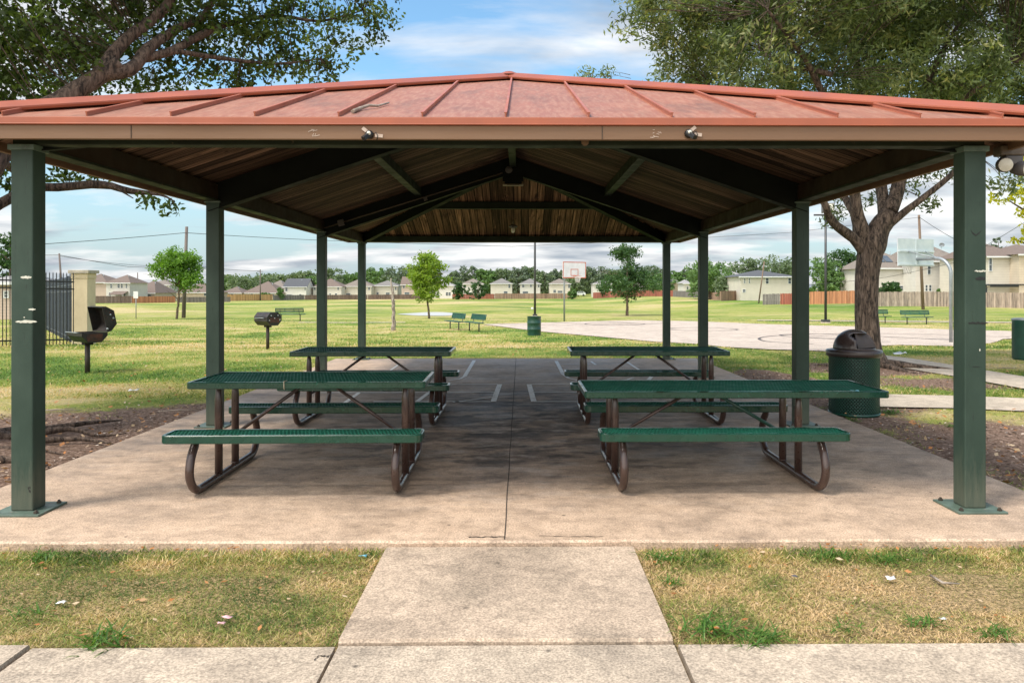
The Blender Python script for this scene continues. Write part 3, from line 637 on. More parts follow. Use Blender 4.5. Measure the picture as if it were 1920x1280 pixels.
faces = {'front': ['fl', 'fr', 'a1'], 'back': ['br', 'bl', 'a2'], 'left': ['bl', 'fl', 'a1', 'a2'], 'right': ['fr', 'br', 'a2', 'a1']}
for k, f in faces.items():
    mb = MB(); slope_face(mb, [E[q] for q in f], .02); rp_ = pb(mb, 'roof_panel', M['roof']); mb = MB()
    # standing seams
    T = .008; HT = .032
    if k in ('front', 'back'):
        for i in range(-6, 8):
            x = -.096+.5377*i
            if x < XL+.1 or x > XR-.1: continue
            run = min(x-XL, XR-x)
            y0, y1 = (EY0+.006, EY0+run-.02) if k == 'front' else (EY1-.006, EY1-run+.02)
            z0 = ZE; z1 = ZE+SL*abs(y1-(EY0 if k == 'front' else EY1))
            mb = MB(); mb.bar((x, y0, z0+HT/2), (x, y1, z1+HT/2), T, HT)
            mb.bar((x, y0, z0+HT-.002), (x, y1, z1+HT-.002), T*2.2, .008); pb(mb, 'standing_seam', M['seam'], 0, rp_)
    else:
        sg = 1 if k == 'left' else -1; xe = XL if k == 'left' else XR
        for i in range(30):
            y = EY0+.27+.5377*i
            if y > EY1-.1: break
            run = min(HW, y-EY0, EY1-y)-.02
            mb = MB(); mb.bar((xe+sg*.006, y, ZE+HT/2), (xe+sg*run, y, ZE+SL*run+HT/2), T, HT, up=(0, 0, 1)); pb(mb, 'standing_seam', M['seam'], 0, rp_)
for a, b in (('fl', 'a1'), ('fr', 'a1'), ('bl', 'a2'), ('br', 'a2'), ('a1', 'a2')):
    mb = MB(); pa = Vector(E[a]); q = Vector(E[b]); up = Vector((0, 0, 1)); d = (q-pa).normalized()
    if b == 'a1' and a != 'a1' or b == 'a2' and a != 'a1': pa = pa+d*.02
    side = d.cross(up).normalized(); drop = .042 if a != 'a1' else .05
    prof = [(-.115, .044-drop), (0, .058), (.115, .044-drop), (.115, .034-drop), (.105, .02-drop), (0, .035), (-.105, .02-drop), (-.115, .034-drop)]
    u = side.cross(d).normalized()
    if u.z < 0: u = -u
    mb.prism([(x, y+.016) for x, y in prof], (pa+q)/2, side, u, d, (q-pa).length)
    pb(mb, 'hip_cap', M['roof_trim'])
mb = MB(); mb.lathe((XC, A1, ZR+.03), [(.0, .055), (.05, .048), (.10, .024), (.13, .0)], 10); pb(mb, 'ridge_cap', M['roof_trim'])
# eave trim and fascia boards
zf0, zf1 = 2.452, 2.541
for nm, mat, o1, th, z0, z1 in (('fascia', M['fascia'], .0, .035, zf0, zf1), ('eave_flashing', M['roof_trim'], .010, .045, zf1+.001, ZE-.004)):
    for k in range(4):
        mb = MB()
        if k == 0: mb.box((XL-o1, EY0-o1, z0), (XR+o1, EY0-o1+th, z1))
        if k == 1: mb.box((XL-o1, EY1+o1-th, z0), (XR+o1, EY1+o1, z1))
        if k == 2: mb.box((XL-o1, EY0-o1+th+.001, z0), (XL-o1+th, EY1+o1-th-.001, z1))
        if k == 3: mb.box((XR+o1-th, EY0-o1+th+.001, z0), (XR+o1, EY1+o1-th-.001, z1))
        if nm == 'eave_flashing' and k == 0: mb.box((XL, EY0-.016, zf1+.003), (XR, EY0-.0102, zf1+.010))
        pb(mb, nm, mat, .003)
for x in (P(246, 250, 5.05).x, P(1129, 250, 5.05).x):
    mb = MB(); mb.box((x-.0025, EY0-.003, zf0+.002), (x+.0025, EY0-.0005, zf1-.002)); pb(mb, 'board_joint', M['joint'])
# ceilings (boards)
cz = -.085
for k, f in faces.items():
    mb = MB(); ins = .036
    pts = []
    for q in f:
        x, y, zq = E[q]
        x = min(max(x, XL+ins), XR-ins); y = min(max(y, EY0+ins), EY1-ins); pts.append((x, y, roof_z(x, y, cz) if q[0] != 'a' else ZR+cz))
    slope_face(mb, pts, .006); pb(mb, 'ceiling_boards', M['ceil_x'] if k in ('front', 'back') else M['ceil_y'])
# perimeter beams
yb0, yb1 = ROWS[0], ROWS[3]
BB = 2.453
def ceil_at(x, y): return roof_z(x, y, cz-.012)
for yy in (yb0, yb1):
    mb = MB(); zt = ceil_at(XC, yy); mb.box((XC-CX-.07, yy-.06, BB), (XC+CX+.07, yy+.06, zt-.02)); pb(mb, 'eave_beam', M['green_beam'], .006)
for sg in (-1, 1):
    for a, b in zip(ROWS[:-1], ROWS[1:]):
        x = XC+sg*CX; zt = ceil_at(x, 10)
        mb = MB(); mb.box((x-.055, a+.0605, BB), (x+.055, b-.0605, zt-.004)); o = pb(mb, 'eave_beam', M['brown_beam'], .005); o['label'] = 'brown eave beam with green underside'
        mb = MB(); mb.box((x-.065, a+.062, BB-.022), (x+.065, b-.062, BB-.002)); pb(mb, 'beam_underside', M['green_beam'], .004, None)
# frames at rows 2 and 3, hips at the corners
def rafter(p, q, w, dep, name, mat, par=None, flange=True):
    """bottom-hung beam: p,q are points on the ceiling; beam hangs dep below"""
    mb = MB(); p = Vector(p); q = Vector(q); d = q-p; r = d.cross(Vector((0, 0, 1))).normalized()*w/2; dn = Vector((0, 0, -dep))
    vs = [p-r, p+r, p+r+dn, p-r+dn, q-r, q+r, q+r+dn, q-r+dn]
    mb.add(vs, [(0, 1, 2, 3), (4, 7, 6, 5), (0, 4, 5, 1), (1, 5, 6, 2), (2, 6, 7, 3), (3, 7, 4, 0)])
    if flange:
        r2 = r*1.25; t1 = Vector((0, 0, -dep+.0)); t2 = Vector((0, 0, -dep-.012))
        vs = [p-r2+t1, p+r2+t1, p+r2+t2, p-r2+t2, q-r2+t1, q+r2+t1, q+r2+t2, q-r2+t2]
        mb.add(vs, [(0, 1, 2, 3), (4, 7, 6, 5), (0, 4, 5, 1), (1, 5, 6, 2), (2, 6, 7, 3), (3, 7, 4, 0)])
    return pb(mb, name, mat, 0, par)
dk = basic('dark_frame_paint', (.009, .012, .010), (.006, .008, .007), 2.5, .65, bs=.1, spec=.12); M['dark_frame'] = dk
zc0 = ceil_at(XC-CX, 10); zcr = ZR+cz-.012
for yy in ROWS[1:3]:
    for sg in (-1, 1):
        rafter((XC+sg*(CX+.05), yy, zc0-.018), (XC+sg*.0, yy, zcr-.0), .12, .27, 'rafter', dk)
for yy, ap in ((ROWS[0], A1), (ROWS[3], A2)):
    for sg in (-1, 1):
        rafter((XC+sg*CX, yy, ceil_at(XC+sg*CX, yy)-.01), (XC+sg*.07, ap+(-.07 if yy < 9 else .07), zcr-.03), .10, .16, 'hip_rafter', dk)
rafter((XC, ROWS[1]+.065, zcr+.005), (XC, ROWS[2]-.065, zcr+.005), .085, .17, 'ridge_beam', M['green_beam'])
for sg in (-1, 1):
    x = XC+sg*1.57; z0 = ceil_at(x, 10); rafter((x, ROWS[1]+.065, z0), (x, ROWS[2]-.065, z0), .09, .12, 'purlin', M['green_beam'])
for yy in (6.9, 14.85):
    dd = min(yy-EY0, EY1-yy); z0 = ZE+SL*dd+cz-.012; hx = HW-dd-.15
    rafter((XC-hx, yy, z0), (XC+hx, yy, z0), .10, .12, 'purlin', M['green_beam'])
mb = MB(); mb.box((XC-.17, ROWS[2]-.09, zcr-.42), (XC+.17, ROWS[2]-.062, zcr-.20)); pb(mb, 'gusset_plate', dk)
# posts
random.seed(5)
for ri, yy in enumerate(ROWS):
    for sg in (-1, 1):
        x = XC+sg*CX; mb = MB(); mb.box((x-CW/2, yy-CW/2, .016), (x+CW/2, yy+CW/2, 2.43))
        o = pb(mb, 'column', M['green_post'], .008)
        mb = MB(); mb.box((x-CW/2-.014, yy-CW/2-.014, 2.415), (x+CW/2+.014, yy+CW/2+.014, 2.4305 if ri in (1, 2) else 2.4515)); pb(mb, 'cap_plate', M['plate'], .002, None)
        if ri in (1, 2):
            mb = MB(); mb.box((x-CW/2+.004, yy-CW/2+.004, 2.431), (x+CW/2-.004, yy+CW/2-.004, zc0-.02)); pb(mb, 'column_head', dk, .004)
        w2 = .165; mb = MB(); mb.box((x-w2, yy-w2, .0005), (x+w2, yy+w2, .0155)); pl_ = pb(mb, 'base_plate', M['plate'], .003)
        for a in (-1, 1):
            for b in (-1, 1):
                mb = MB(); c = (x+a*w2*.78, yy+b*w2*.78, .0157); mb.lathe(c, [(0, .022), (.008, .022), (.010, .016), (.010, .0115), (.017, .011), (.017, .0), (0, 0)], 6, False)
                bo = pb(mb, 'anchor_bolt', M['bolt'])
                bo.parent = pl_
# chips and marks on the front posts
def flake(mb, cx, cz_, wx, hz, yface, n=11, seed=0, k=.35):
    rr = random.Random(seed); top = []; bot = []
    for i in range(n+1):
        t = i/n; x = cx-wx/2+wx*t; e = math.sin(math.pi*min(1, max(0, t)))**.4
        top.append((x, cz_+hz/2*e*(1+k*rr.uniform(-1, 1)))); bot.append((x, cz_-hz/2*e*(1+k*rr.uniform(-1, 1))))
    vs = [(x, yface, z) for x, z in top]+[(x, yface, z) for x, z in bot]+[(x, yface-.0015, z) for x, z in top]+[(x, yface-.0015, z) for x, z in bot]; m_ = n+1
    fs = []
    for i in range(n): fs += [(2*m_+i, 2*m_+i+1, 3*m_+i+1, 3*m_+i), (i, i+1, 2*m_+i+1, 2*m_+i), (m_+i+1, m_+i, 3*m_+i, 3*m_+i+1)]
    mb.add(vs, fs)
yf = ROWS[0]-CW/2-.0003
for (a, b, wx, hz, mm, sd) in [(49, 520, .075, .018, 'white_chip', 1), (60, 580, .05, .012, 'white_chip', 2), (49, 603, .145, .018, 'white_chip', 3), (45.5, 595, .01, .008, 'white_chip', 4)]:
    p = P(a, b, yf); mb = MB(); flake(mb, p.x, p.z, wx, hz, yf, 12, sd); pb(mb, 'paint_chip', M[mm])
for (a, b, wx, hz, mm, sd) in [(1834, 605.5, .135, .012, 'black_mark', 5), (1838, 522, .07, .02, 'black_mark', 6), (1838, 508, .08, .012, 'white_chip', 8), (1837, 656, .008, .014, 'white_chip', 7), (1829.5, 687, .05, .004, 'black_mark', 9)]:
    p = P(a, b, yf); mb = MB(); flake(mb, p.x, p.z, wx, hz, yf, 22, sd, .8); pb(mb, 'paint_mark', M[mm])
# small black wing-shaped sticker mark
p = P(1830, 436, yf); mb = MB(); wv = [(-.035, .017), (-.022, .0), (-.012, -.005), (-.004, -.013), (.004, -.012), (.012, -.006), (.024, .004), (.035, .013), (.022, -.007), (.010, -.015), (.0, -.022), (-.010, -.018), (-.022, -.010)]
n_ = len(wv); mb.add([(p.x+u, yf-.0015, p.z+v) for u, v in wv]+[(p.x+u, yf, p.z+v) for u, v in wv], [tuple(range(n_))]+[(i, (i+1) % n_, n_+(i+1) % n_, n_+i) for i in range(n_)])
pb(mb, 'paint_mark', M['black_mark'])
mb = MB()
for i, (dx_, dz_) in enumerate([(-.006, 0), (.004, .004), (.0, -.018), (.006, -.022)]): mb.box((P(54, 945, yf).x+dx_, yf-.001, .16+dz_), (P(54, 945, yf).x+dx_+.006, yf, .175+dz_))
pb(mb, 'paint_mark', M['black_mark'])

# ---- things fixed to the pavilion
def fx(mb, name, mat, label=None, cat=None, parent=None, group=None, loc=None):
    o = mb.build(name, mat, parent, loc=loc)
    if label: tag(o, label, cat, group)
    return o
# broken fascia cameras held on with tape
def fascia_cam(px, py, label, flip):
    c = P(px, py, EY0-.004); t = thing('security_camera', label, 'camera', tuple(c), group='taped cameras on the front fascia')
    mb = MB(); mb.lathe((0, 0, 0), [(0, .03), (.02, .028), (.028, .012), (.028, 0), (0, 0)], 12)
    mb.v = [(x*1.0, -zq, y) for x, y, zq in mb.v]; o = mb.build('mount', M['black_plastic'], t)
    mb = MB(); mb.bar((0, -.02, 0), (-.03*flip, -.055, -.035), .032, .028); mb.build('camera_body', M['black_plastic'], t, bevel=.003)
    mb = MB(); mb.lathe((0, 0, 0), [(0, .006), (.010, .006), (.013, 0)], 12); mb.v = [(x+.002, -.037-zq, y+.004) for x, y, zq in mb.v]; mb.build('lens', M['lamp_glass'], t)
    mb = MB(); mb.tube([(.02, -.01, .0), (.045, -.02, .012), (.055, -.015, -.01), (.048, -.01, -.035)], .003, 6); mb.build('cable', M['black_plastic'], t)
    for (a, b, c_, d_) in ((-.045*flip, .045, -.018*flip, .022), (.035, -.004, .085, -.008)):
        mb = MB(); mb.bar((a, -.003, b), (c_, -.003, d_), .022, .0015, up=(0, 1, 0)); mb.build('tape', M['tape'], t)
fascia_cam(693, 253, 'small black camera hanging from tape on the left half of the tan fascia', 1)
fascia_cam(1291, 251, 'small black camera crossed with tape on the right half of the tan fascia', -1)
for px in (591, 1232):
    mb = MB(); rr = random.Random(px); c = P(px, 250, EY0-.001)
    for i in range(9):
        a = (c.x+rr.uniform(-.03, .03), EY0-.0012-.0003*i, c.z+rr.uniform(-.03, .025)); b = (a[0]+rr.uniform(-.03, .03), a[1], a[2]+rr.uniform(-.012, .012)); mb.bar(a, b, .0035, .0006, up=(0, 1, 0))
    pb(mb, 'tape_residue', M['tape'])
o = MB(); o.lathe((0, 0, 0), [(0, .03), (.018, .024), (.027, .008), (.024, -.01), (.01, -.022), (0, -.024)], 12); q = P(1097, 267, ROWS[0]-.065)
ob = o.build('insect_nest', M['nest'], None); ob.location = q; tag(ob, 'small round mud nest under the front beam right of the centre', 'nest')
# stick on the roof
a = P(662, 209, 5.28); pts = []
for (u, v_) in ((661, 209), (676, 203), (692, 201), (708, 199), (729, 193)):
    r = ray(u, v_); t = 4.0
    while EYE+r.z*t < ZE+SL*(r.y*t-EY0)+.03 or r.y*t < EY0: t += .005
    if True:
        # intersect with the front roof plane
        den = r.z-SL*r.y; t = (ZE-SL*EY0+.016-EYE)/den; pts.append(Vector((r.x*t, r.y*t, EYE+r.z*t)))
pts[2].z += .012
mb = MB(); mb.tube(pts, [.013, .012, .010, .009, .006], 8); mb.bar(pts[1], pts[1]+Vector((-.02, .05, .02)), .006, .006); ob = mb.build('fallen_branch', M['stick'], None, loc=tuple(pts[0])); tag(ob, 'dead grey stick lying on the front slope of the red roof', 'stick')
# ceiling light in the middle, on the back purlin, globe lamp
c = P(962, 347, ROWS[2]-.075)
t = thing('ceiling_light', 'flat cream light fixture hanging at the peak under the roof ridge', 'light', tuple(c))
mb = MB(); mb.box((-.17, -.03, -.015), (.17, .03, .012)); mb.build('housing', M['fix_cream'], t, bevel=.004)
mb = MB(); mb.box((-.10, -.032, -.006), (.10, -.0305, .004)); mb.build('label_strip', M['black_plastic'], t)
mb = MB(); mb.box((-.14, -.01, .0125), (.14, .012, .10)); mb.build('bracket', M['dark_frame'], t)
zq = P(962, 400, 15.7).z
ctop = ZE+SL*(EY1-15.7)+cz
t = thing('hanging_lamp', 'small globe lamp hanging from the rear ceiling boards', 'lamp', (P(962, 400, 15.7).x, 15.7, ctop-.005))
mb = MB(); mb.tube([(0, 0, 0), (0, -.01, -.09)], .012, 8); mb.build('stem', M['conduit'], t)
mb = MB(); mb.lathe((0, -.01, -.2), [(0, .12), (.05, .115), (.09, .08), (.075, .06), (.035, .055)], 16); mb.build('lamp_shade', M['lamp_grey'], t)
mb = MB(); mb.lathe((0, -.01, -.25), [(0, 0), (.03, .012), (.042, .05), (.035, .09), (.02, .105)], 14); mb.build('bulb', M['lamp_glass'], t)
# conduits on the left rafter of row 3
yr = ROWS[2]-.075
mb = MB(); a = P(600, 430, yr); b = P(950, 322, yr); mb.tube([a, b], .011, 8); a2 = P(590, 438, yr+.0); mb.tube([a, a+Vector((-.1, 0, -.04))], .011, 6)
ob = mb.build('conduit', M['conduit'], None, loc=tuple(a)); tag(ob, 'thin grey conduit running up the left rafter to the round box at the peak', 'conduit')
mb = MB(); mb.lathe((0, 0, 0), [(0, .04), (.055, .038), (.06, .03), (.06, 0), (0, 0)], 18); mb.v = [(x, -zq2, y) for x, y, zq2 in mb.v]
ob = mb.build('junction_box', M['lamp_grey']); ob.location = P(954, 319, ROWS[2]-.062); tag(ob, 'round grey electrical box at the roof peak', 'electrical box')
mb = MB(); mb.box((-.05, -.06, -.05), (.05, 0, .05)); ob = mb.build('junction_box', M['lamp_grey'], bevel=.006); ob.location = P(640, 418, ROWS[2]-.076); ob.rotation_euler = (0, R(-14), 0); tag(ob, 'square grey electrical box low on the left rafter', 'electrical box')
ob = copy_tree(ob); ob.location = P(798, 373, ROWS[2]-.076); ob.scale = (.6,)*3; tag(ob, 'tiny electrical box halfway up the left rafter conduit', 'electrical box')
# flood light on the right eave
c = P(1893, 288, 5.45)
t = thing('flood_light', 'twin head flood light under the right eave beside the front post', 'light', tuple(c))
mb = MB(); mb.box((-.09, -.05, -.02), (.11, .05, .05)); mb.build('mount', M['conduit'], t, bevel=.01)
mb = MB(); mb.box((-.06, -.05, -.085), (.07, .03, -.021)); mb.build('sensor_box', M['lamp_grey'], t, bevel=.012)
for (dx_, dz_, yaw_) in ((-.07, -.09, -.25), (.075, -.115, .55)):
    mb = MB(); mb.lathe((0, 0, 0), [(0, .0), (.045, .0), (.052, -.01), (.052, -.05), (.035, -.10), (0, -.105)], 18)
    hd = mb.build('lamp_head', M['lamp_grey'], t); hd.location = (dx_, -.07, dz_); hd.rotation_euler = (R(98), 0, yaw_)
    mb = MB(); mb.lathe((0, 0, 0), [(0, .006), (.03, .005), (.046, .001)], 18); g = mb.build('lens', M['lamp_glass'], hd)

# ================================================================== PICNIC TABLES
def ring(mb, x0, x1, y0, y1, r, w, zb, zt, n=5, ch=.006):
    def loop(ins, z):
        pts = []
        for (cx, cy, a0) in ((x1-r, y1-r, 0), (x0+r, y1-r, 90), (x0+r, y0+r, 180), (x1-r, y0+r, 270)):
            for i in range(n+1):
                a = R(a0+90*i/n); rr = max(.002, r-ins); pts.append((cx+rr*math.cos(a), cy+rr*math.sin(a), z))
        return pts
    L = [loop(0, zb+ch), loop(0, zt-ch), loop(ch, zt), loop(w, zt), loop(w, zb), loop(ch, zb)]
    m = len(L[0]); vs = [p for l in L for p in l]; fs = []
    for i in range(6):
        i2 = (i+1) % 6
        for k in range(m): fs.append((i*m+k, i*m+(k+1) % m, i2*m+(k+1) % m, i2*m+k))
    mb.add(vs, fs)
def lattice(mb, x0, x1, y0, y1, z, px=.027, slope=.26, w=.0095, hh=.006):
    dy = y1-y0
    for fam in (-1, 1):
        zz_ = z-(.0015 if fam > 0 else 0); s = -dy*slope; k = x0-abs(s)-px
        while k < x1+abs(s)+px:
            xa, xb = k, k+fam*dy*slope; ya, yb = y0, y1
            # clip in x
            def clip(xa, ya, xb, yb):
                if xa == xb: return (xa, ya, xb, yb) if x0 < xa < x1 else None
                t0, t1 = 0., 1.; d = xb-xa
                for lim, sg in ((x0, 1), (x1, -1)):
                    ta = (lim-xa)/d
                    if sg*d > 0: t0 = max(t0, ta)
                    else: t1 = min(t1, ta)
                if t0 >= t1-.01: return None
                return xa+d*t0, ya+(yb-ya)*t0, xa+d*t1, ya+(yb-ya)*t1
            c = clip(xa, ya, xb, yb)
            if c: mb.bar((c[0], c[1], zz_-hh/2), (c[2], c[3], zz_-hh/2), w, hh)
            k += px
def picnic_table(loc, rz, label, zt, sx=(-.917, .917), tx=(-.90, .90), zs=.46, greenbrace=False):
    t = thing('picnic_table', label, 'picnic table', loc, rz, 'green metal picnic tables under the shelter')
    mb = MB(); ring(mb, tx[0], tx[1], -.385, .385, .035, .022, zt-.052, zt); la = MB(); lattice(la, tx[0]+.02, tx[1]-.02, -.366, .366, zt-.008)
    for x in (-.71, -.05, .71): mb.box((x-.02, -.363, zt-.045), (x+.02, .363, zt-.022))
    tt = mb.build('tabletop', M['table_green'], t); la.build('mesh_surface', M['mesh_green'], tt)
    for sg in (-1, 1):
        ya, yb = (-.79, -.53) if sg < 0 else (.53, .79)
        mb = MB(); ring(mb, sx[0], sx[1], ya, yb, .05, .022, zs-.060, zs); la = MB(); lattice(la, sx[0]+.02, sx[1]-.02, ya+.02, yb-.02, zs-.007)
        for x in (-.72, 0, .72): mb.box((x-.02, ya+.023, zs-.05), (x+.02, yb-.023, zs-.022))
        se = mb.build('seat', M['table_green'], t); la.build('mesh_surface', M['mesh_green'], se)
    xl, xr = -.725, .725
    for x in (xl, xr):
        mb = MB(); rp = [(-.60, zs-.055), (-.655, zs-.10), (-.715, zs-.17), (-.745, zs-.26), (-.73, .13), (-.68, .07), (-.61, .036), (-.52, .030)]
        pts = []
        for i in range(len(rp)-1):
            a = Vector((0,)+rp[i]); b = Vector((0,)+rp[i+1]); p0 = Vector((0,)+rp[max(0, i-1)]); p3 = Vector((0,)+rp[min(len(rp)-1, i+2)])
            for k in range(4):
                s = k/4; pts.append(.5*((2*a)+(b-p0)*s+(2*p0-5*a+4*b-p3)*s*s+(3*a-p0-3*b+p3)*s**3))
        pts.append(Vector((0, -.52, .03)))
        full = pts+[Vector((0, -p.y, p.z)) for p in reversed(pts)]
        rad = [.030]*len(full)
        for i, v_ in enumerate((.010, .016, .022, .027)): rad[i] = v_; rad[-1-i] = v_
        mb.tube([p+Vector((x, 0, 0)) for p in full], rad, 14); mb.build('leg_loop', M['tube_brown'], t)
        for y in (-.185, .185):
            mb = MB(); mb.tube([(x, y, .045), (x, y, zt-.16), (x, y, zt-.08), (x, y, zt-.054)], [.030, .030, .022, .012], 12)
            if y > 0: mb.tube([(x, y, .06), (x, y, .066)], .034, 10)
            mb.build('upright', M['tube_brown'], t)
    for sg, x in ((-1, xl), (1, xr)):
        mb = MB(); mb.tube([(sg*.10, 0, zt-.056), (x-sg*.03, 0, .30)], .014, 8); mb.tube([(x-sg*.028, -.16, .30), (x-sg*.028, .16, .30)], .012, 8)
        mb.build('brace', M['brace_green'] if (greenbrace and sg > 0) else M['tube_brown'], t)
    return t
t1 = picnic_table((-1.63, 6.33, 0), .015, 'front left green mesh picnic table with a cream cord tied round its edge', .785)
mb = MB(); x_ = P(530, 720, 5.93).x+1.63; mb.tube([(x_, -.30, .789), (x_, -.389, .789), (x_+.002, -.391, .735), (x_+.003, -.38, .73)], .004, 6); ob = mb.build('cord', M['fix_cream'], t1)
t2 = picnic_table((1.47, 6.36, 0), 0, 'front right picnic table whose extra long top overhangs the end, with blue paint spots', .705, sx=(-.90, .90), tx=(-.98, 1.365), greenbrace=True)
p = P(1606, 735, 6.0); mb = MB()
rr = random.Random(2)
for i in range(7): mb.bar((p.x-1.47+rr.uniform(-.03, .03), -.30-i*.012, .7065+i*.0004), (p.x-1.47+rr.uniform(-.02, .03), -.33-i*.01, .7065+i*.0004), .014, .0012)
mb.build('paint_spot', M['blue_paint'], t2)
mb = MB()
for px in (1238, 1320, 1505): q = P(px, 737, 5.98); mb.bar((q.x-1.47-.03, -.384, .7062), (q.x-1.47+.03, -.384, .7062), .016, .001)
mb.build('worn_patch', M['bolt'], t2)
bpy.context.view_layer.update()
t3 = copy_tree(t1); t3.location = (-1.68, 9.13, 0); t3.rotation_euler = (0, 0, .0); t3['label'] = 'rear left dark green picnic table nearest the lawn and grills'
for ch in [c for c in COL.objects if c.parent == t3 and c.name.startswith('cord')]: bpy.data.objects.remove(ch)
t4 = copy_tree(t1); t4.location = (1.46, 9.15, 0); t4.rotation_euler = (0, 0, -.008); t4['label'] = 'rear right dark green picnic table in front of the basketball court'
for ch in [c for c in COL.objects if c.parent == t4 and c.name.startswith('cord')]: bpy.data.objects.remove(ch)

# ================================================================== TRASH CANS
def mesh_can(loc, label, rr=.315, hb=.74):
    t = thing('trash_can', label, 'trash can', loc)
    mb = MB(); mb.lathe((0, 0, 0), [(0, .03), (rr-.03, .03), (rr-.03, hb-.01)], 40); mb.build('liner', M['liner'], t)
    mb = MB()
    for fam in (-1, 1):
        n = 50; seg = 16; turns = .34
        for k in range(n):
            a0 = 2*math.pi*k/n; r_ = rr-(.0025 if fam > 0 else 0); L = []
            for i in range(seg+1):
                a = a0+fam*2*math.pi*turns*i/seg; zq = .02+(hb-.02)*i/seg; L.append((a, zq))
            vs = []; wa = .0068/rr
            for a, zq in L:
                for da, dr in ((-wa, 0), (wa, 0), (wa, -.004), (-wa, -.004)):
                    vs.append(((r_+dr)*math.cos(a+da), (r_+dr)*math.sin(a+da), zq))
            fs = [(i*4+j, i*4+(j+1) % 4, i*4+4+(j+1) % 4, i*4+4+j) for i in range(seg) for j in range(4)]
            mb.add(vs, fs)
    mb.build('mesh_body', M['can_green'], t)
    for zq in (.0, hb-.02):
        mb = MB(); mb.lathe((0, 0, zq), [(rr-.01, 0), (rr+.008, 0), (rr+.008, .03), (rr-.01, .03), (rr-.01, 0)], 40); mb.build('hoop', M['can_green'], t)
    return t
cl = G(1603, 771); can = mesh_can((4.10, 9.60, -.05), 'round green mesh trash can with a brown dome lid beside the right row of posts'); can.scale = (.93, .93, .97)
mb = MB(); rim = [(.29, .735), (.345, .735), (.352, .745), (.352, .80), (.342, .812), (.27, .822), (.25, .83)]
mb.lathe((0, 0, 0), rim, 44); lid = mb.build('lid', M['dome'], can)
# dome with a flap opening facing front right
mb = MB(); n1_, n2_ = 48, 16; rd = .262; zb = .815; fd = Vector((math.sin(R(28)), -math.cos(R(28))))
vs = []; keep = []
for i in range(n2_+1):
    ph = i/n2_*math.pi/2
    for k in range(n1_):
        a = 2*math.pi*k/n1_; rr_ = rd*math.cos(ph)**.9 if ph < math.pi/2-1e-6 else 0; vs.append((rr_*math.cos(a), rr_*math.sin(a), zb+.255*math.sin(ph)))
fs = []
side_ = Vector((-fd.y, fd.x))
for i in range(n2_):
    for k in range(n1_):
        q = [i*n1_+k, i*n1_+(k+1) % n1_, (i+1)*n1_+(k+1) % n1_, (i+1)*n1_+k]
        c_ = sum((Vector(vs[j]) for j in q), Vector())/4; f_ = c_.x*fd.x+c_.y*fd.y; s_ = abs(c_.x*side_.x+c_.y*side_.y)
        if f_ > .085 and s_ < .165 and c_.z < zb+.215 and c_.z > zb+.03: continue
        fs.append(tuple(q))
mb.add(vs, fs, True); dome = mb.build('dome', M['dome'], lid)
so = dome.modifiers.new('s', 'SOLIDIFY'); so.thickness = .012
mb = MB(); f3 = Vector((fd.x, fd.y, 0)); s3 = Vector((side_.x, side_.y, 0)); prof = []
for i in range(7):
    v_ = i/6; hw = .158*math.sqrt(max(0, 1-(v_*.93)**2))+.012; c_ = f3*(.205-.12*v_**1.3)+Vector((0, 0, zb+.03+.20*v_)); prof.append((c_-s3*hw, c_+s3*hw))
vs = [p for ab in prof for p in ab]; mb.add(vs, [(2*i, 2*i+1, 2*i+3, 2*i+2) for i in range(6)], True); mb.add([tuple(Vector(v)-f3*.01) for v in vs], [(2*i, 2*i+2, 2*i+3, 2*i+1) for i in range(6)], True)
mb.build('flap', M['grill_pole'], dome)
# smooth barrels
def barrel(px, py, sc_, label, d=None):
    p = G(px, py) if d is None else P(px, py, d)
    t = thing('trash_barrel', label, 'trash can', tuple(p))
    mb = MB(); hh = .88*sc_; r_ = .315*sc_
    prof = [(0, .0), (r_, 0), (r_, .02)]
    for zq in (.33, .66): prof += [(r_, hh*zq-.02), (r_+.012, hh*zq), (r_, hh*zq+.02)]
    prof += [(r_, hh-.015), (r_+.012, hh), (r_-.012, hh), (r_-.012, hh-.25), (0, hh-.25)]
    mb.lathe((0, 0, 0), prof, 28); mb.build('drum', M['can_green2'], t); return t, r_, hh
M['can_green2'] = basic('drum_green', (.007, .058, .040), (.006, .042, .030), 8, .4, coat=.2, wear=(.12, .16, .14), wearpos=.68)
barrel(1001.5, 629, .98, 'plain green drum trash can standing in front of the tall lamp pole')
p_ = G(1925, 700)
t = thing('trash_barrel', 'green barrel trash can hung on a post at the right edge of the frame', 'trash can', tuple(p_))
mb = MB(); mb.lathe((0, 0, .25), [(0, 0), (.22, 0), (.235, .03), (.235, .70), (.245, .72), (.225, .72), (.22, .5), (0, .5)], 26); mb.build('drum', M['can_green'], t)
mb = MB(); mb.lathe((0, 0, .97), [(.245, 0), (.25, .012), (.2, .03), (0, .035)], 26); mb.build('rim', M['galv'], t)
mb = MB(); mb.tube([(.29, 0, -.02), (.29, 0, 1.05)], .03, 10); mb.build('post', M['pole_dark'], t)

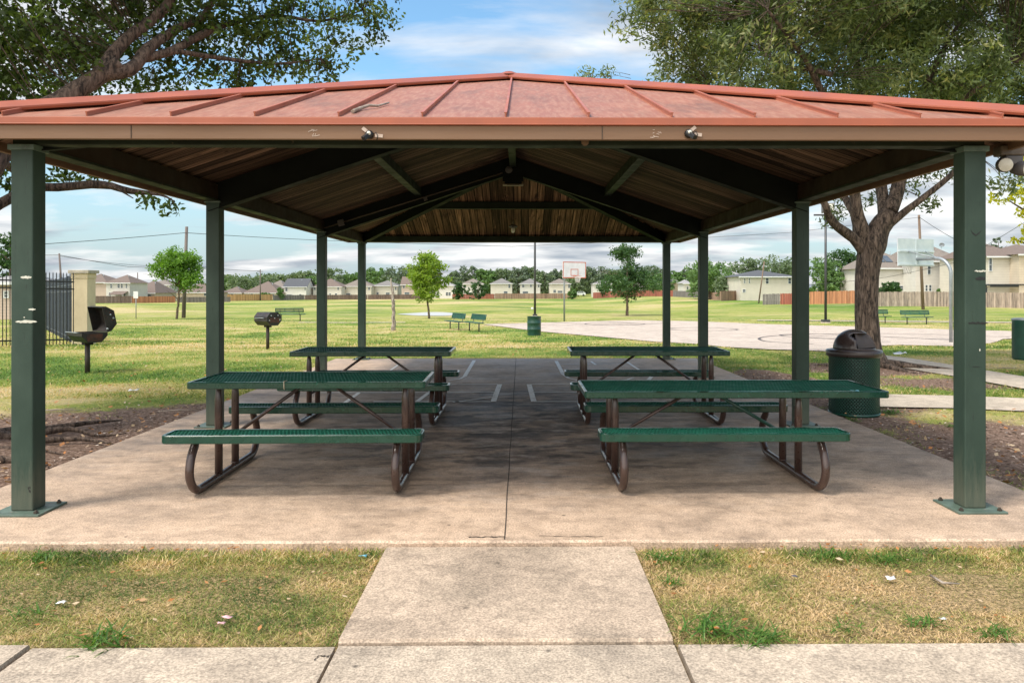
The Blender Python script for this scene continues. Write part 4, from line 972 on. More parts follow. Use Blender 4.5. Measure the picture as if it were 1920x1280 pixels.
# ================================================================== GRILLS
HEX = [(-.13, -.17), (.10, -.17), (.21, -.05), (.21, .07), (.12, .17), (-.11, .17), (-.21, .06), (-.21, -.06)]
def grill(loc, rz, label, open_, sc_, zc=.86):
    t = thing('park_grill', label, 'grill', loc, rz, 'charcoal grills on the lawn'); t.scale = (sc_,)*3
    Lh = .56
    mb = MB(); mb.tube([(0, 0, -.05), (0, 0, zc-.17)], .042, 12); mb.build('post', M['grill_pole'], t)
    mb = MB(); mb.box((-.07, -.07, zc-.215), (.07, .07, zc-.165)); mb.build('bracket', M['grill_black'], t, bevel=.006)
    lower = [p for p in HEX if p[1] < .0]; lower = [(-.21, .0), (-.21, -.06), (-.10, -.17), (.10, -.17), (.21, -.06), (.21, .0)]
    # tray: open shell
    def shell(name, prof, mat, org=(0, 0, zc), par=t, inner=True):
        mb = MB(); n = len(prof); th = .008
        mb.prism(prof, org, (0, 1, 0), (0, 0, 1), (1, 0, 0), Lh); 
        me_o = mb.build(name, mat, par); return me_o
    def openshell(name, prof, mat, par, org):
        # walls along the profile plus two end plates, open on the chord
        mb = MB(); o = Vector(org); n = len(prof)
        for (u0, v0), (u1, v1) in zip(prof[:-1], prof[1:]):
            p = Vector((0, u0, v0))+o; q = Vector((0, u1, v1))+o; dirn = (q-p).normalized(); nn = Vector((0, -dirn.z, dirn.y))*.008
            vs = [p+Vector((-Lh/2, 0, 0)), q+Vector((-Lh/2, 0, 0)), q+Vector((Lh/2, 0, 0)), p+Vector((Lh/2, 0, 0))]; vs += [v+nn for v in vs]
            mb.add(vs, [(0, 1, 2, 3), (7, 6, 5, 4), (0, 4, 5, 1), (1, 5, 6, 2), (2, 6, 7, 3), (3, 7, 4, 0)])
        for s_ in (-1, 1): mb.prism(prof, o+Vector((s_*(Lh/2-.0045), 0, 0)), (0, 1, 0), (0, 0, 1), (1, 0, 0), .012)
        return mb.build(name, mat, par)
    if not open_:
        lid = shell('lid', [(-.21, .004), (.21, .004), (.21, .06), (.115, .17), (-.115, .17), (-.21, .06)], M['black_steel'])
        shell('firebox', [(-.208, -.004), (-.208, -.055), (-.11, -.165), (.11, -.165), (.208, -.055), (.208, -.004)], M['black_steel'])
        mb = MB(); mb.box((Lh/2+.001, -.15, -.09+zc), (Lh/2+.012, .13, .04+zc)); mb.build('vent_plate', M['rust'], t)
        for (y, zq) in ((-.10, .09), (.10, .09), (.0, .02), (.15, -.03), (-.15, -.03)):
            mb = MB(); mb.lathe((0, 0, 0), [(0, .02), (.012, .02), (.016, .0)], 8); mb.v = [(Lh/2+.012+c_, a_+y, b_+zq+zc) for a_, b_, c_ in mb.v]; mb.build('bolt', M['galv'], t)
        mb = MB(); mb.tube([(-.18, -.215, zc+.02), (-.18, -.26, zc+.03), (.18, -.26, zc+.03), (.18, -.215, zc+.02)], .008, 6); mb.build('handle', M['galv'], t)
    else:
        openshell('firebox', [(-.21, .0), (-.208, -.055), (-.11, -.165), (.11, -.165), (.208, -.055), (.21, .0)], M['black_steel'], t, (0, 0, zc))
        mb = MB()
        for i in range(14): x = -Lh/2+.03+i*(Lh-.06)/13; mb.bar((x, -.20, zc-.012), (x, .20, zc-.012), .007, .007)
        mb.build('grate', M['grill_black'], t)
        def rot(u, v, an=R(78)): return (u*math.cos(an)+v*math.sin(an), -u*math.sin(an)+v*math.cos(an))
        lp = [rot(u-.21, v) for u, v in [(-.21, .0), (-.21, .06), (-.115, .17), (.115, .17), (.21, .06), (.21, .0)]]
        lid = openshell('lid', lp, M['grill_black'], t, (0, .205, zc+.012))
        mb = MB(); out_ = [rot(u-.21, v) for u, v in [(-.216, -.004), (-.216, .063), (-.118, .177), (.118, .177), (.216, .063), (.216, -.004)]]
        mb.prism(out_, Vector((Lh/2+.007, .205, zc+.012)), (0, 1, 0), (0, 0, 1), (1, 0, 0), .008)
        for (u0, v0), (u1, v1) in zip(out_[:-1], out_[1:]): mb.bar((0, .205+u0, zc+.012+v0), (0, .205+u1, zc+.012+v1), Lh, .004, up=(0, v1-v0, u0-u1))
        mb.build('lid_side', M['black_steel'], t)
        mb = MB(); mb.box((Lh/2+.001, -.12, zc-.14), (Lh/2+.012, .12, zc-.02)); mb.build('vent_plate', M['rust'], t)
        mb = MB(); mb.tube([(-.2, -.215, zc-.0), (-.2, -.27, zc+.01), (.2, -.27, zc+.01), (.2, -.215, zc-.0)], .008, 6); mb.build('handle', M['galv'], t)
        for (y, zq) in ((.25, .30), (.30, .24), (.20, .06)):
            mb = MB(); mb.lathe((0, 0, 0), [(0, .02), (.014, .02), (.018, .0)], 8); mb.v = [(Lh/2+.008+c_, a_+y, b_+zq+zc) for a_, b_, c_ in mb.v]; mb.build('bolt', M['galv'], t)
    return t
M['rust'] = basic('rusty_plate', (.11, .035, .022), (.03, .025, .022), 12, .8)
g1 = P(164, 694, 14.35); g1.z = h(g1.x, g1.y); grill(tuple(g1), R(-38), 'charcoal grill with its lid tipped open beside the iron fence', True, 1.06, .70)
g2 = G(502, 655); grill(tuple(g2), R(-38), 'closed octagonal charcoal grill on a single post in mid lawn', False, g2.y/1470*55*1.33, .78)

# ================================================================== BENCHES
def bench(loc, rz, label, sc_=1.0):
    t = thing('park_bench', label, 'bench', loc, rz, 'green mesh park benches'); t.scale = (sc_,)*3
    def panel(name, y0, z0, y1, z1, L=.91):
        mb = MB(); p = Vector((0, y0, z0)); q = Vector((0, y1, z1)); nn = 9
        mb.tube([(-L, y0, z0), (L, y0, z0)], .022, 8); mb.tube([(-L, y1, z1), (L, y1, z1)], .022, 8)
        mb.tube([(-L, y0, z0), (-L, y1, z1)], .022, 8); mb.tube([(L, y0, z0), (L, y1, z1)], .022, 8)
        for i in range(1, 46): x = -L+2*L*i/46; mb.bar((x, y0, z0), (x, y1, z1), .024, .012, up=(0, z1-z0, y0-y1) if abs(z1-z0) > .1 else (0, 0, 1))
        for x in (-.3, .3): mb.bar((x, y0, z0), (x, y1, z1), .05, .018, up=(0, z1-z0, y0-y1) if abs(z1-z0) > .1 else (0, 0, 1))
        mb.build(name, M['bench_green'], t)
    panel('seat', -.24, .45, .14, .44); panel('backrest', .21, .60, .27, .84)
    for x in (-.62, .62):
        mb = MB(); mb.tube([(x, .0, -.05), (x, .0, .42)], .032, 10); mb.build('leg', M['pole_dark'], t)
        mb = MB(); mb.tube([(x, -.22, .425), (x, .12, .42), (x, .20, .46), (x, .27, .80)], .018, 8); mb.build('bracket', M['pole_dark'], t)
    return t
b0 = bench((0, 0, 0), 0, 'x')
specs = [((852, 618), -64, 'green bench left of its twin, back turned, near the pond', 1.0), ((889, 621), -64, 'green bench right of its twin, back turned, nearer the court', 1.0),
         ((545, 602), 178, 'green bench half hidden behind the closed grill', 1.05), ((1719, 608), 4, 'green bench fully in view beyond the court in front of the grey fence', 1.0), ((1642, 606), 4, 'green bench partly hidden by the big tree trunk', 1.0)]
for i, (pp, rz, lab, s_) in enumerate(specs): place(b0, i == 0, tuple(G(*pp)), R(rz), lab, scale=s_)

# ================================================================== HOOPS
def hoop(base, face, label, sc_=1.0, back='white_paint', ex=0.):
    """face: unit vector the board faces; base: post foot; post curves forward to the board"""
    f = Vector((face[0], face[1], 0)).normalized(); rz = math.atan2(f.y, f.x)
    t = thing('basketball_hoop', label, 'basketball hoop', tuple(base), rz)
    mb = MB(); pts = [(0, 0, -.05), (0, 0, 2.55)]
    for i in range(1, 9): a = R(90*i/8); pts.append((.62*(1-math.cos(a)), 0, 2.55+.62*math.sin(a)))
    pts.append((1.15+ex, 0, 3.17)); mb.tube(pts, .062, 14); mb.build('pole', M['galv'], t)
    mb = MB(); mb.box((1.20, -.915, 2.90), (1.235, .915, 3.97)); bd = mb.build('backboard', M[back], t)
    mb = MB(); x = 1.24
    for (a, b, c, d) in ((-.915, 2.9, .915, 2.95), (-.915, 3.92, .915, 3.97), (-.915, 2.95, -.865, 3.92), (.865, 2.95, .915, 3.92), (-.3, 3.05, .3, 3.09), (-.3, 3.46, .3, 3.50), (-.3, 3.09, -.26, 3.46), (.26, 3.09, .3, 3.46)):
        mb.box((x-.004, a, b), (x, c, d))
    mb.build('target_lines', M['orange'], bd)
    mb = MB(); mb.box((1.15, -.9, 2.93), (1.198, .9, 2.99)); mb.box((1.15, -.9, 3.45), (1.198, .9, 3.51)); mb.box((1.15, -.03, 2.99), (1.198, .03, 3.45)); mb.box((1.17, -.03, 3.51), (1.198, .03, 3.96)); mb.build('board_frame', M['board_back'], bd)
    for y in (-.45, .45): mb = MB(); mb.tube([(.35+ex*.5, 0, 3.15), (1.16+ex, y, 3.47)], .022, 8); mb.build('strut', M['galv'], t)
    mb = MB(); ring_pts = [(1.24+.15+.228+.228*math.cos(2*math.pi*i/28), .228*math.sin(2*math.pi*i/28), 3.05) for i in range(29)]; mb.tube(ring_pts, .011, 6, caps=False); mb.box((1.242, -.06, 3.0), (1.40, .06, 3.045)); mb.build('rim', M['orange'], t)
    mb = MB()
    for i in range(12):
        for sg in (-1, 1):
            pts = []
            for k in range(5): a = 2*math.pi*(i+sg*k*.5)/12; r_ = .225-.09*min(1, k/3); pts.append((1.24+.378+r_*math.cos(a), r_*math.sin(a), 3.04-.11*k))
            mb.tube(pts, .008, 4)
    mb.build('net', M['net'], t)
    if ex:
        for ch in [o for o in COL.objects if o.parent == t and not o.name.startswith(('pole', 'strut'))]: ch.location.x += ex
    return t
hoop(A_, (.5, -.87), 'far basketball hoop with an orange edged white board facing the shelter')
hoop(B_, (-.34, .94), 'near basketball hoop seen from behind on a thick curved grey pole', back='board_back', ex=.40)
# ================================================================== POLES, WIRES, SIGN
def pole_light(base, hgt, r_, label, head):
    t = thing('light_pole', label, 'light pole', tuple(base))
    mb = MB(); mb.tube([(0, 0, .08), (0, 0, hgt)], [r_, r_*.8], 12); mb.build('pole', M['pole_dark'], t)
    mb = MB(); mb.lathe((0, 0, 0), [(0, .06), (.30, .06), (.32, .0), (.32, -.2)], 18); mb.build('footing', M['path'], t)
    mb = MB(); mb.box((-.22, -.22, .062), (.22, .22, .22)); mb.build('base_cover', M['pole_dark'], t, bevel=.01)
    mb = MB(); mb.box((-.75, -.05, hgt-.05), (.55, .05, hgt+.05)); mb.build('crossarm', M['pole_dark'], t)
    for x in head:
        mb = MB(); mb.box((x-.36, -.42, hgt+.12), (x+.36, -.06, hgt+.72)); mb.bar((x, -.1, hgt+.05), (x, -.1, hgt+.25), .05, .05); hd = mb.build('lamp_head', M['lamp_grey'], t, bevel=.02)
        mb = MB(); mb.box((x-.31, -.43, hgt+.18), (x+.31, -.4215, hgt+.67)); mb.build('lens', M['lamp_glass'], hd)
    return t
pole_light(G(1003, 593), 9.5, .115, 'tall dark lamp pole rising behind the green drum, its head hidden above the roof', (-.4, .3))
pb2 = G(1548, 605.5); pole_light(pb2, 203*pb2.y/1470, .085, 'dark lamp pole with a flood light head beyond the court left of the big trunk', (.05,))
def util_pole(bx, by, tx, ty, r_, label, mat='wood_pole', d=None, arm=0, group=None):
    b = G(bx, by) if d is None else Vector((P(bx, by, d).x, d, h(P(bx, by, d).x, d)))
    tp = P(tx, ty, b.y); v = tp-b; t = thing('utility_pole', label, 'utility pole', tuple(b), group=group)
    mb = MB(); mb.tube([(0, 0, -.3), tuple(v)], [r_, r_*.72], 10); mb.build('pole', M[mat], t)
    if arm:
        mb = MB(); n = v.length; mb.bar(v*.93+Vector((-arm, -.12, 0)), v*.93+Vector((arm, -.12, 0)), .09, .12); mb.build('crossarm', M[mat], t)
        for s_ in (-.9, -.4, .4, .9):
            mb = MB(); mb.lathe(tuple(v*.93+Vector((s_*arm, -.12, .06))), [(.05, 0), (.06, .08), (.03, .16), (0, .17)], 8); mb.build('insulator', M['galv'], t)
    return b, tp
q1b, q1 = util_pole(344, 596, 350, 425, .16, 'tall brown wooden pole behind the round young tree on the left', 'grey_pole')
util_pole(118, 552, 111, 475, .22, 'far wooden pole just left of the cream masonry pillar', 'grey_pole', d=150)
util_pole(258, 552, 258, 511, .18, 'thin far pole standing over the brown roofed houses at left', 'grey_pole', d=220)
util_pole(488, 563.5, 488, 505, .20, 'dark pole with short crossarm in front of the tan fence and brown roofs', 'grey_pole', arm=.9)
util_pole(177, 560, 177, 524, .16, 'faint far pole behind the left two storey house', 'grey_pole', d=230)
q2b, q2 = util_pole(1731, 580, 1723, 403, .19, 'reddish wooden pole behind the rear view basketball board', 'wood_pole')
util_pole(1422, 568.5, 1433, 490, .13, 'leaning brown pole in front of the cream house with the dark roof', 'wood_pole')
def wire(pts, label, r_=.018, sag=None, name='power_line'):
    mb = MB()
    full = []
    for a, b in zip(pts[:-1], pts[1:]):
        a = Vector(a); b = Vector(b); n = 14; s_ = (sag if sag is not None else .012)*(b-a).length
        for i in range(n): t = i/n; p = a+(b-a)*t; p.z -= s_*4*t*(1-t); full.append(p)
    full.append(Vector(pts[-1])); mb.tube(full, r_, 5, caps=False); c = full[0]
    o = mb.build(name, M['wire'], None, loc=tuple(c)); tag(o, label, 'wire'); return o
at = q1+Vector((0, -.15, -.5)); bt = q2+Vector((0, -.15, -.3))
wire([P(-60, 466, 50), at], 'single wire running left from the tall left pole', .022, .005)
wire([at, P(420, 441, 70), P(590, 450, 84), P(960, 462, 92), P(1327, 445, 97), P(1480, 436, 99), bt], 'long wire passing behind the shelter between the two tall poles', .024, .001)
wire([bt, P(1795, 451, 92), P(1860, 462, 95)], 'slack wire dropping right from the reddish pole', .03, .02)
wire([P(1500, 535, 80), P(1660, 520, 78), P(1790, 492, 72), P(1935, 408, 55)], 'thin wire rising right toward the frame edge behind the near hoop', .018, .006)
wire([P(60, 478, 150), P(111, 478, 150), P(240, 500, 160), P(400, 503, 170), P(488, 508, 185)], 'upper far wire between the distant left poles', .045, .006)
wire([P(111, 480, 150), P(250, 497, 160), P(390, 500, 170)], 'lower far wire beside the distant left poles', .035, .010)
sb = G(255, 597.5); t = thing('sign_post', 'small white square sign on a thin post in front of the orange fence', 'sign', tuple(sb)); k = sb.y/1470
mb = MB(); mb.tube([(0, 0, -.1), (0, 0, 50*k)], .035, 8); mb.build('post', M['galv'], t)
mb = MB(); mb.box((-4.3*k, -.055, 38*k), (4.3*k, -.037, 51*k)); mb.build('sign_panel', M['white_paint'], t)
# small round sign on the lamp pole by the drum
c = P(998, 578.5, G(1003, 593).y-.18)
mb = MB(); mb.lathe((0, 0, 0), [(0, .02), (.12, .02), (.12, 0), (0, 0)], 16); mb.v = [(x, -zq, y) for x, y, zq in mb.v]; ob = mb.build('round_sign', M['white_paint']); ob.location = c; tag(ob, 'small pale round plate low on the lamp pole behind the drum', 'sign')

# ================================================================== IRON FENCE, PILLAR
pc = G(149, 646); kp = pc.y/1470
t = thing('masonry_pillar', 'cream stucco pillar with a stone cap where the iron fence turns', 'pillar', tuple(pc))
wp = 29*kp/2; hp = 139*kp
mb = MB(); mb.box((-wp, 0, -.1), (wp, 2*wp, hp-.30)); mb.build('shaft', M['stucco'], t, bevel=.01)
mb = MB(); mb.box((-wp-.02, -.02, hp-.298), (wp+.02, 2*wp+.02, hp-.12)); mb.build('neck_band', M['stucco'], t, bevel=.01)
mb = MB(); mb.box((-wp-.09, -.09, hp-.118), (wp+.09, 2*wp+.09, hp)); mb.build('cap', M['capstone'], t, bevel=.012)
def iron_fence(a, b, H_, label, mat='iron', sp=.105, w_=.024, posts=2.4):
    a = Vector((a[0], a[1], 0)); b = Vector((b[0], b[1], 0)); L = (b-a).length; d = (b-a)/L; n = int(L/sp)
    t = thing('iron_fence', label, 'fence', (a.x, a.y, h(a.x, a.y)), math.atan2(d.y, d.x)); z0 = h(a.x, a.y)
    mb = MB()
    for i in range(n+1):
        x = i*sp; q = a+d*x; z = h(q.x, q.y)-z0; mb.box((x-w_/2, -w_/2, z+.04), (x+w_/2, w_/2, z+H_-.03)); mb.add([(x-w_/2, -w_/2, z+H_-.03), (x+w_/2, -w_/2, z+H_-.03), (x+w_/2, w_/2, z+H_-.03), (x-w_/2, w_/2, z+H_-.03), (x, 0, z+H_+.03)], [(0, 1, 4), (1, 2, 4), (2, 3, 4), (3, 0, 4)])
    pk = mb.build('pickets', M[mat], t); pk['kind'] = 'stuff'
    for zr in (.20, H_-.55, H_-.30):
        mb = MB(); m_ = max(1, int(L/2))
        for i in range(m_):
            x0 = L*i/m_; x1 = L*(i+1)/m_; p0 = a+d*x0; p1 = a+d*x1; mb.bar((x0, 0, h(p0.x, p0.y)-z0+zr), (x1, 0, h(p1.x, p1.y)-z0+zr), .032, .045)
        mb.build('rail', M[mat], t)
    k = 0.
    while k <= L+.01:
        q = a+d*k; z = h(q.x, q.y)-z0; mb = MB(); mb.box((k-.035, -.035, z-.1), (k+.035, .035, z+H_+.06)); mb.build('post', M[mat], t); k += posts
    return t
fl = G(-70, 652); fr_ = Vector((pc.x+.15, pc.y-.6, 0)); fr2 = fr_
Hf = 2.5
iron_fence((fl.x, fl.y-.3), (fr_.x, fr_.y), Hf, 'black iron picket fence along the left lawn behind the open grill')
iron_fence((pc.x-wp-.02, pc.y+.3), (P(60, 600, 52).x, 52), Hf, 'iron fence with a painted haze tint running away behind the cream pillar', 'slate', .105, .03, 3.0)

# ================================================================== WOODEN FENCES
def wood_fence(a, b, mat, label, H_=1.85, pick=.15, group=None, seed=0):
    a = Vector((a[0], a[1], 0)); b = Vector((b[0], b[1], 0)); L = (b-a).length; d = (b-a)/L; n = int(L/pick); rr = random.Random(seed); z0 = h(a.x, a.y)
    t = thing('wooden_fence', label, 'fence', (a.x, a.y, z0), math.atan2(d.y, d.x), group)
    mb = MB()
    for i in range(n):
        x = i*pick; q = a+d*x; z = h(q.x, q.y)-z0; hh = H_+rr.uniform(-.035, .035); dy_ = rr.uniform(-.008, .008); tl = rr.uniform(-.012, .012)
        mb.add([(x, -.012+dy_, z-.1), (x+pick*.93, -.012+dy_, z-.1), (x+pick*.93+tl, -.012+dy_, z+hh), (x+tl, -.012+dy_, z+hh), (x, .012+dy_, z-.1), (x+pick*.93, .012+dy_, z-.1), (x+pick*.93+tl, .012+dy_, z+hh), (x+tl, .012+dy_, z+hh)],
               [(0, 1, 2, 3), (5, 4, 7, 6), (3, 2, 6, 7), (0, 3, 7, 4), (1, 5, 6, 2)])
    mb.build('picket_panel', mat, t)
    mb = MB(); m_ = max(1, int(L/3))
    for zr in (.35, H_-.3):
        for i in range(m_):
            x0 = L*i/m_; x1 = L*(i+1)/m_; p0 = a+d*x0; p1 = a+d*x1; mb.bar((x0, .05, h(p0.x, p0.y)-z0+zr), (x1, .05, h(p1.x, p1.y)-z0+zr), .05, .09)
    mb.build('rails', mat, t); return t
def FG(px, py, d=None):
    p = G(px, py); return (p.x, p.y)
def FD(px, d): p = P(px, 560, d); return (p.x, d)
WF = [((178, 203), (247, 206), 'brown', 1.9, 'dark brown board fence starting right of the cream pillar'),
      ((247, 206), (329, 214), 'orange', 1.75, 'orange board fence behind the small white sign'),
      ((332, 214), (433, 222), 'grey', 1.5, 'low slate grey fence seen behind the young tree on the left'),
      ((426, 236), (512, 248), 'tan', 1.9, 'light tan fence in front of the brown roofed houses'),
      ((512, 248), (571, 256), 'grey', 1.65, 'dark grey fence below the white house with the slate gable roof'),
      ((571, 256), (690, 266), 'brown', 1.6, 'brown grey fence seen between the left rear posts'),
      ((690, 266), (798, 274), 'brown', 1.6, 'brown fence behind the bare stump tree and the lime green tree'),
      ((848, 274), (928, 276), 'red', 1.75, 'reddish brown fence behind the pair of benches'),
      ((928, 276), (1080, 282), 'mixed', 1.9, 'long red and grey board fence behind the drum and far hoop'),
      ((1112, 268), (1170, 250), 'red', 2.0, 'red fence right of the white car'),
      ((1170, 250), (1262, 225), 'red', 1.8, 'red brown fence behind the large open tree on the lawn'),
      ((1262, 222), (1312, 200), 'grey', 1.7, 'grey fence glimpsed between the two right rear posts'),
      ((1328, 196), (1352, 158), 'mixed', 1.75, 'brown fence going away right of the second rear post'),
      ((1352, 150), (1432, 165), 'mixed', 1.9, 'patched brown fence below the cream house, left of the leaning pole'),
      ((1430, 128), (1463, 127), 'grey', 1.75, 'short dark grey fence panel right of the leaning pole'),
      ((1463, 127), (1490, 125), 'red', 1.75, 'short red fence panel left of the tall right post'),
      ((1518, 122), (1606, 117), 'orange', 1.95, 'bright orange cedar fence left of the big tree trunk'),
      ((1606, 104), (1800, 100), 'weathered', 1.9, 'weathered grey fence behind the green bench and near hoop'),
      ((1800, 100), (2050, 94), 'weathered', 1.9, 'weathered grey fence at the far right below the tan house')]
for i, ((xa, da), (xb, db), mt, hh, lab) in enumerate(WF):
    wood_fence(FD(xa, da), FD(xb, db), FW[mt], lab, hh, .15 if da < 180 else .2, None, i)

# ================================================================== HOUSES
def house(px0, px1, d, eave, ridge, wall, roof, label, kind='hip', depth=9, wins=(), rot=0, over=.45, ridge_in=None, porch=None, extra=None, panels=None, turn=0):
    a = P(px0, 540, d); b = P(px1, 540, d); W = b.x-a.x; cx = (a.x+b.x)/2; z0 = min(h(a.x, d), h(b.x, d))-.2
    ze = P(px0, eave, d).z-z0; 
    rd = d+depth/2 if kind != 'front' else d
    zr = P((px0+px1)/2, ridge, rd).z-z0
    t = thing('house', label, 'house', (cx, d, z0), R(turn))
    mb = MB(); mb.box((-W/2, 0, 0), (W/2, depth, ze)); 
    if kind == 'gable': # ridge along x, gable ends at the sides
        for s_ in (-1, 1): mb.add([(s_*W/2, 0, ze), (s_*W/2, depth, ze), (s_*W/2, depth/2, zr-.05)], [(0, 1, 2)])
    wl = mb.build('wall', WALLM[wall], t)
    mb = MB(); o = over; e = ze-.06
    if kind == 'hip':
        k = min(W, depth)/2 if ridge_in is None else ridge_in
        k = min(k, W/2-.01)
        v = [(-W/2-o, -o, e), (W/2+o, -o, e), (W/2+o, depth+o, e), (-W/2-o, depth+o, e), (-W/2+k, depth/2, zr), (W/2-k, depth/2, zr)]
        mb.add(v, [(0, 1, 5, 4), (1, 2, 5), (2, 3, 4, 5), (3, 0, 4), (3, 2, 1, 0)])
    else:
        v = [(-W/2-o, -o, e), (W/2+o, -o, e), (W/2+o, depth+o, e), (-W/2-o, depth+o, e), (-W/2-o, depth/2, zr), (W/2+o, depth/2, zr)]
        mb.add(v, [(0, 1, 5, 4), (2, 3, 4, 5)]); v2 = [(x, y, z-.18) for x, y, z in v]; mb.add(v2, [(4, 5, 1, 0), (5, 4, 3, 2)])
        mb.add([v[0], v[4], v2[4], v2[0]], [(0, 1, 2, 3)]); mb.add([v[1], v[5], v2[5], v2[1]], [(0, 1, 2, 3)]); mb.add([v[3], v[4], v2[4], v2[3]], [(0, 1, 2, 3)]); mb.add([v[2], v[5], v2[5], v2[2]], [(0, 1, 2, 3)]); mb.add([v[0], v[1], v2[1], v2[0]], [(0, 1, 2, 3)])
    rf = mb.build('roof', ROOFM[roof], t)
    mb = MB(); mb.box((-W/2-o+.02, -o-.03, e-.17), (W/2+o-.02, -o-.002, e+.03)); mb.build('gutter', M['white_paint'], t)
    mb = MB(); mb.tube([(W*.18, depth*.35, zr-(zr-ze)*.5), (W*.18, depth*.35, zr-(zr-ze)*.3+.6)], .07, 8); mb.build('vent_pipe', M['galv'], rf)
    for wn in wins:
        u, zc_, w_, hh = wn[:4]  # u in px, zc_ in py centre, sizes in px
        p = P(u, zc_, d); kx = d/1470; x = p.x-cx; z = p.z-z0; ww = w_*kx/2; hw = hh*kx/2
        if abs(x) > W/2-.3: continue
        mb = MB(); f_ = .07
        mb.box((x-ww-f_, -.06, z-hw-f_), (x-ww, .0, z+hw+f_)); mb.box((x+ww, -.06, z-hw-f_), (x+ww+f_, .0, z+hw+f_)); mb.box((x-ww, -.06, z+hw), (x+ww, .0, z+hw+f_)); mb.box((x-ww, -.06, z-hw-f_), (x+ww, .0, z-hw)); mb.box((x-ww, -.05, z-.025), (x+ww, -.012, z+.025))
        fr = mb.build('window', M['white_paint'], t)
        mb = MB(); mb.box((x-ww, -.012, z-hw), (x+ww, -.002, z+hw)); mb.build('pane', M['glass'], fr)
    if porch:
        pa, pb_, pz = porch; x0 = P(pa, pz, d).x-cx; x1 = P(pb_, pz, d).x-cx; z = P(pa, pz, d).z-z0
        mb = MB(); mb.add([(x0, -2.6, z-.5), (x1, -2.6, z-.5), (x1, -.02, z+.3), (x0, -.02, z+.3), (x0, -2.6, z-.65), (x1, -2.6, z-.65), (x1, -.02, z+.15), (x0, -.02, z+.15)], [(0, 1, 2, 3), (7, 6, 5, 4), (0, 4, 5, 1), (0, 3, 7, 4), (1, 5, 6, 2)]); mb.build('porch_roof', ROOFM[roof], t)
        for x in (x0+.15, x1-.15): mb = MB(); mb.box((x-.07, -2.5, 0), (x+.07, -2.36, z-.6)); mb.build('porch_post', M['white_paint'], t)
    if panels:
        for (u0, u1) in panels:
            x0 = P(u0, 500, d).x-cx; x1 = P(u1, 500, d).x-cx; sl = (zr-e)/(depth/2+o)
            y0, y1 = depth*.12, depth*.30; za_, zb_ = e+sl*(y0+o)+.12, e+sl*(y1+o)+.12
            mb = MB(); mb.add([(x0, y0, za_), (x1, y0, za_), (x1, y1, zb_), (x0, y1, zb_), (x0, y0, za_-.06), (x1, y0, za_-.06), (x1, y1, zb_-.06), (x0, y1, zb_-.06)], [(0, 1, 2, 3), (7, 6, 5, 4), (0, 4, 5, 1), (1, 5, 6, 2), (2, 6, 7, 3), (3, 7, 4, 0)]); mb.build('solar_panel', M['glass'], rf)
    return t
house(139, 199, 212, 529, 513, 'pink', 'brown', 'tall tan house wing directly right of the cream pillar', depth=11)
house(199, 243, 209, 530, 515, 'pale', 'brown', 'pale two storey house with a small porch roof right of the cream pillar', depth=10, wins=[(208.5, 536, 3, 8), (222.5, 536, 4, 7), (228.5, 536, 3, 8), (237, 536, 2.5, 8), (206, 552, 3, 7), (234, 553, 2.5, 6)], porch=(213, 240, 548))
house(246, 290, 222, 549, 525, 'tan', 'brown', 'low house with one large brown hip roof over the orange fence', depth=14, wins=[(262, 555, 6, 5), (280, 555, 6, 5)])
house(276, 318, 250, 534, 524, 'pale', 'taupe', 'taupe roofed house mostly hidden behind the young tree at left', depth=10, wins=[(290, 540, 4, 6)])
house(330, 400, 245, 548, 529, 'tan', 'brown', 'brown roofed house behind the crown of the left young tree', depth=12, wins=[(385, 552, 5, 5)])
house(415, 452, 262, 549, 537, 'tan', 'brown', 'small low house just right of the second left post', depth=11, wins=[(435, 553, 5, 4)])
house(456, 523, 264, 549, 527, 'ochre', 'brown', 'wide low house with a big brown roof left of the slate roofed one', depth=15, wins=[(472, 553, 4, 4), (495, 553, 6, 4), (512, 553, 4, 4)])
house(500, 532, 284, 538, 525, 'tan', 'taupe', 'brown roof peak behind the wide low house', depth=12, wins=[(520, 545, 4, 5)])
house(533, 574, 270, 537.5, 522, 'white', 'dark', 'white house with a slate blue gable roof', kind='gable', depth=10, wins=[(537, 542, 4, 7), (543, 553, 10, 2), (563, 553, 4, 3), (572, 541, 2, 6)])
house(587, 640, 276, 537, 522, 'pale', 'brown', 'pale house with a pointed brown roof behind the third left post', depth=11, wins=[(590, 541, 4, 5), (619, 552, 3, 4), (634, 541, 3, 5), (630, 552, 4, 4)])
house(643, 696, 282, 536.5, 522, 'cream', 'taupe', 'cream house with a pointed taupe roof left of the rear left post', depth=11, wins=[(647, 540, 4, 5), (653, 552, 8, 4), (692, 541, 3, 5)])
house(699, 745, 288, 535.5, 525.5, 'cream', 'grey', 'cream house with a grey hip roof right of the rear left post', depth=11, wins=[(708, 550, 4, 4), (727, 551, 7, 5), (742, 541, 3, 5)])
house(753, 786, 280, 533.5, 518.5, 'pink', 'brown', 'pinkish house left of the lime green tree', kind='gable', depth=9, wins=[(757, 537, 4, 6), (763, 551, 9, 6), (777, 537, 3, 5)])
house(806, 850, 288, 535, 523.5, 'white', 'light', 'white house with tall windows behind the lime green tree', depth=11, wins=[(812, 551, 4, 6), (821, 551, 4, 6), (838, 551, 4, 6), (843, 551, 4, 6)])
house(866, 905, 292, 532, 522, 'white', 'taupe', 'white house half covered by round bushes above the benches', depth=11, wins=[(872, 538, 3, 4), (880, 550, 8, 4)])
house(920, 960, 290, 531.5, 521.5, 'cream', 'grey', 'cream square house left of the lamp pole', depth=11, wins=[(955, 536, 3.5, 7), (948, 549, 7, 6)])
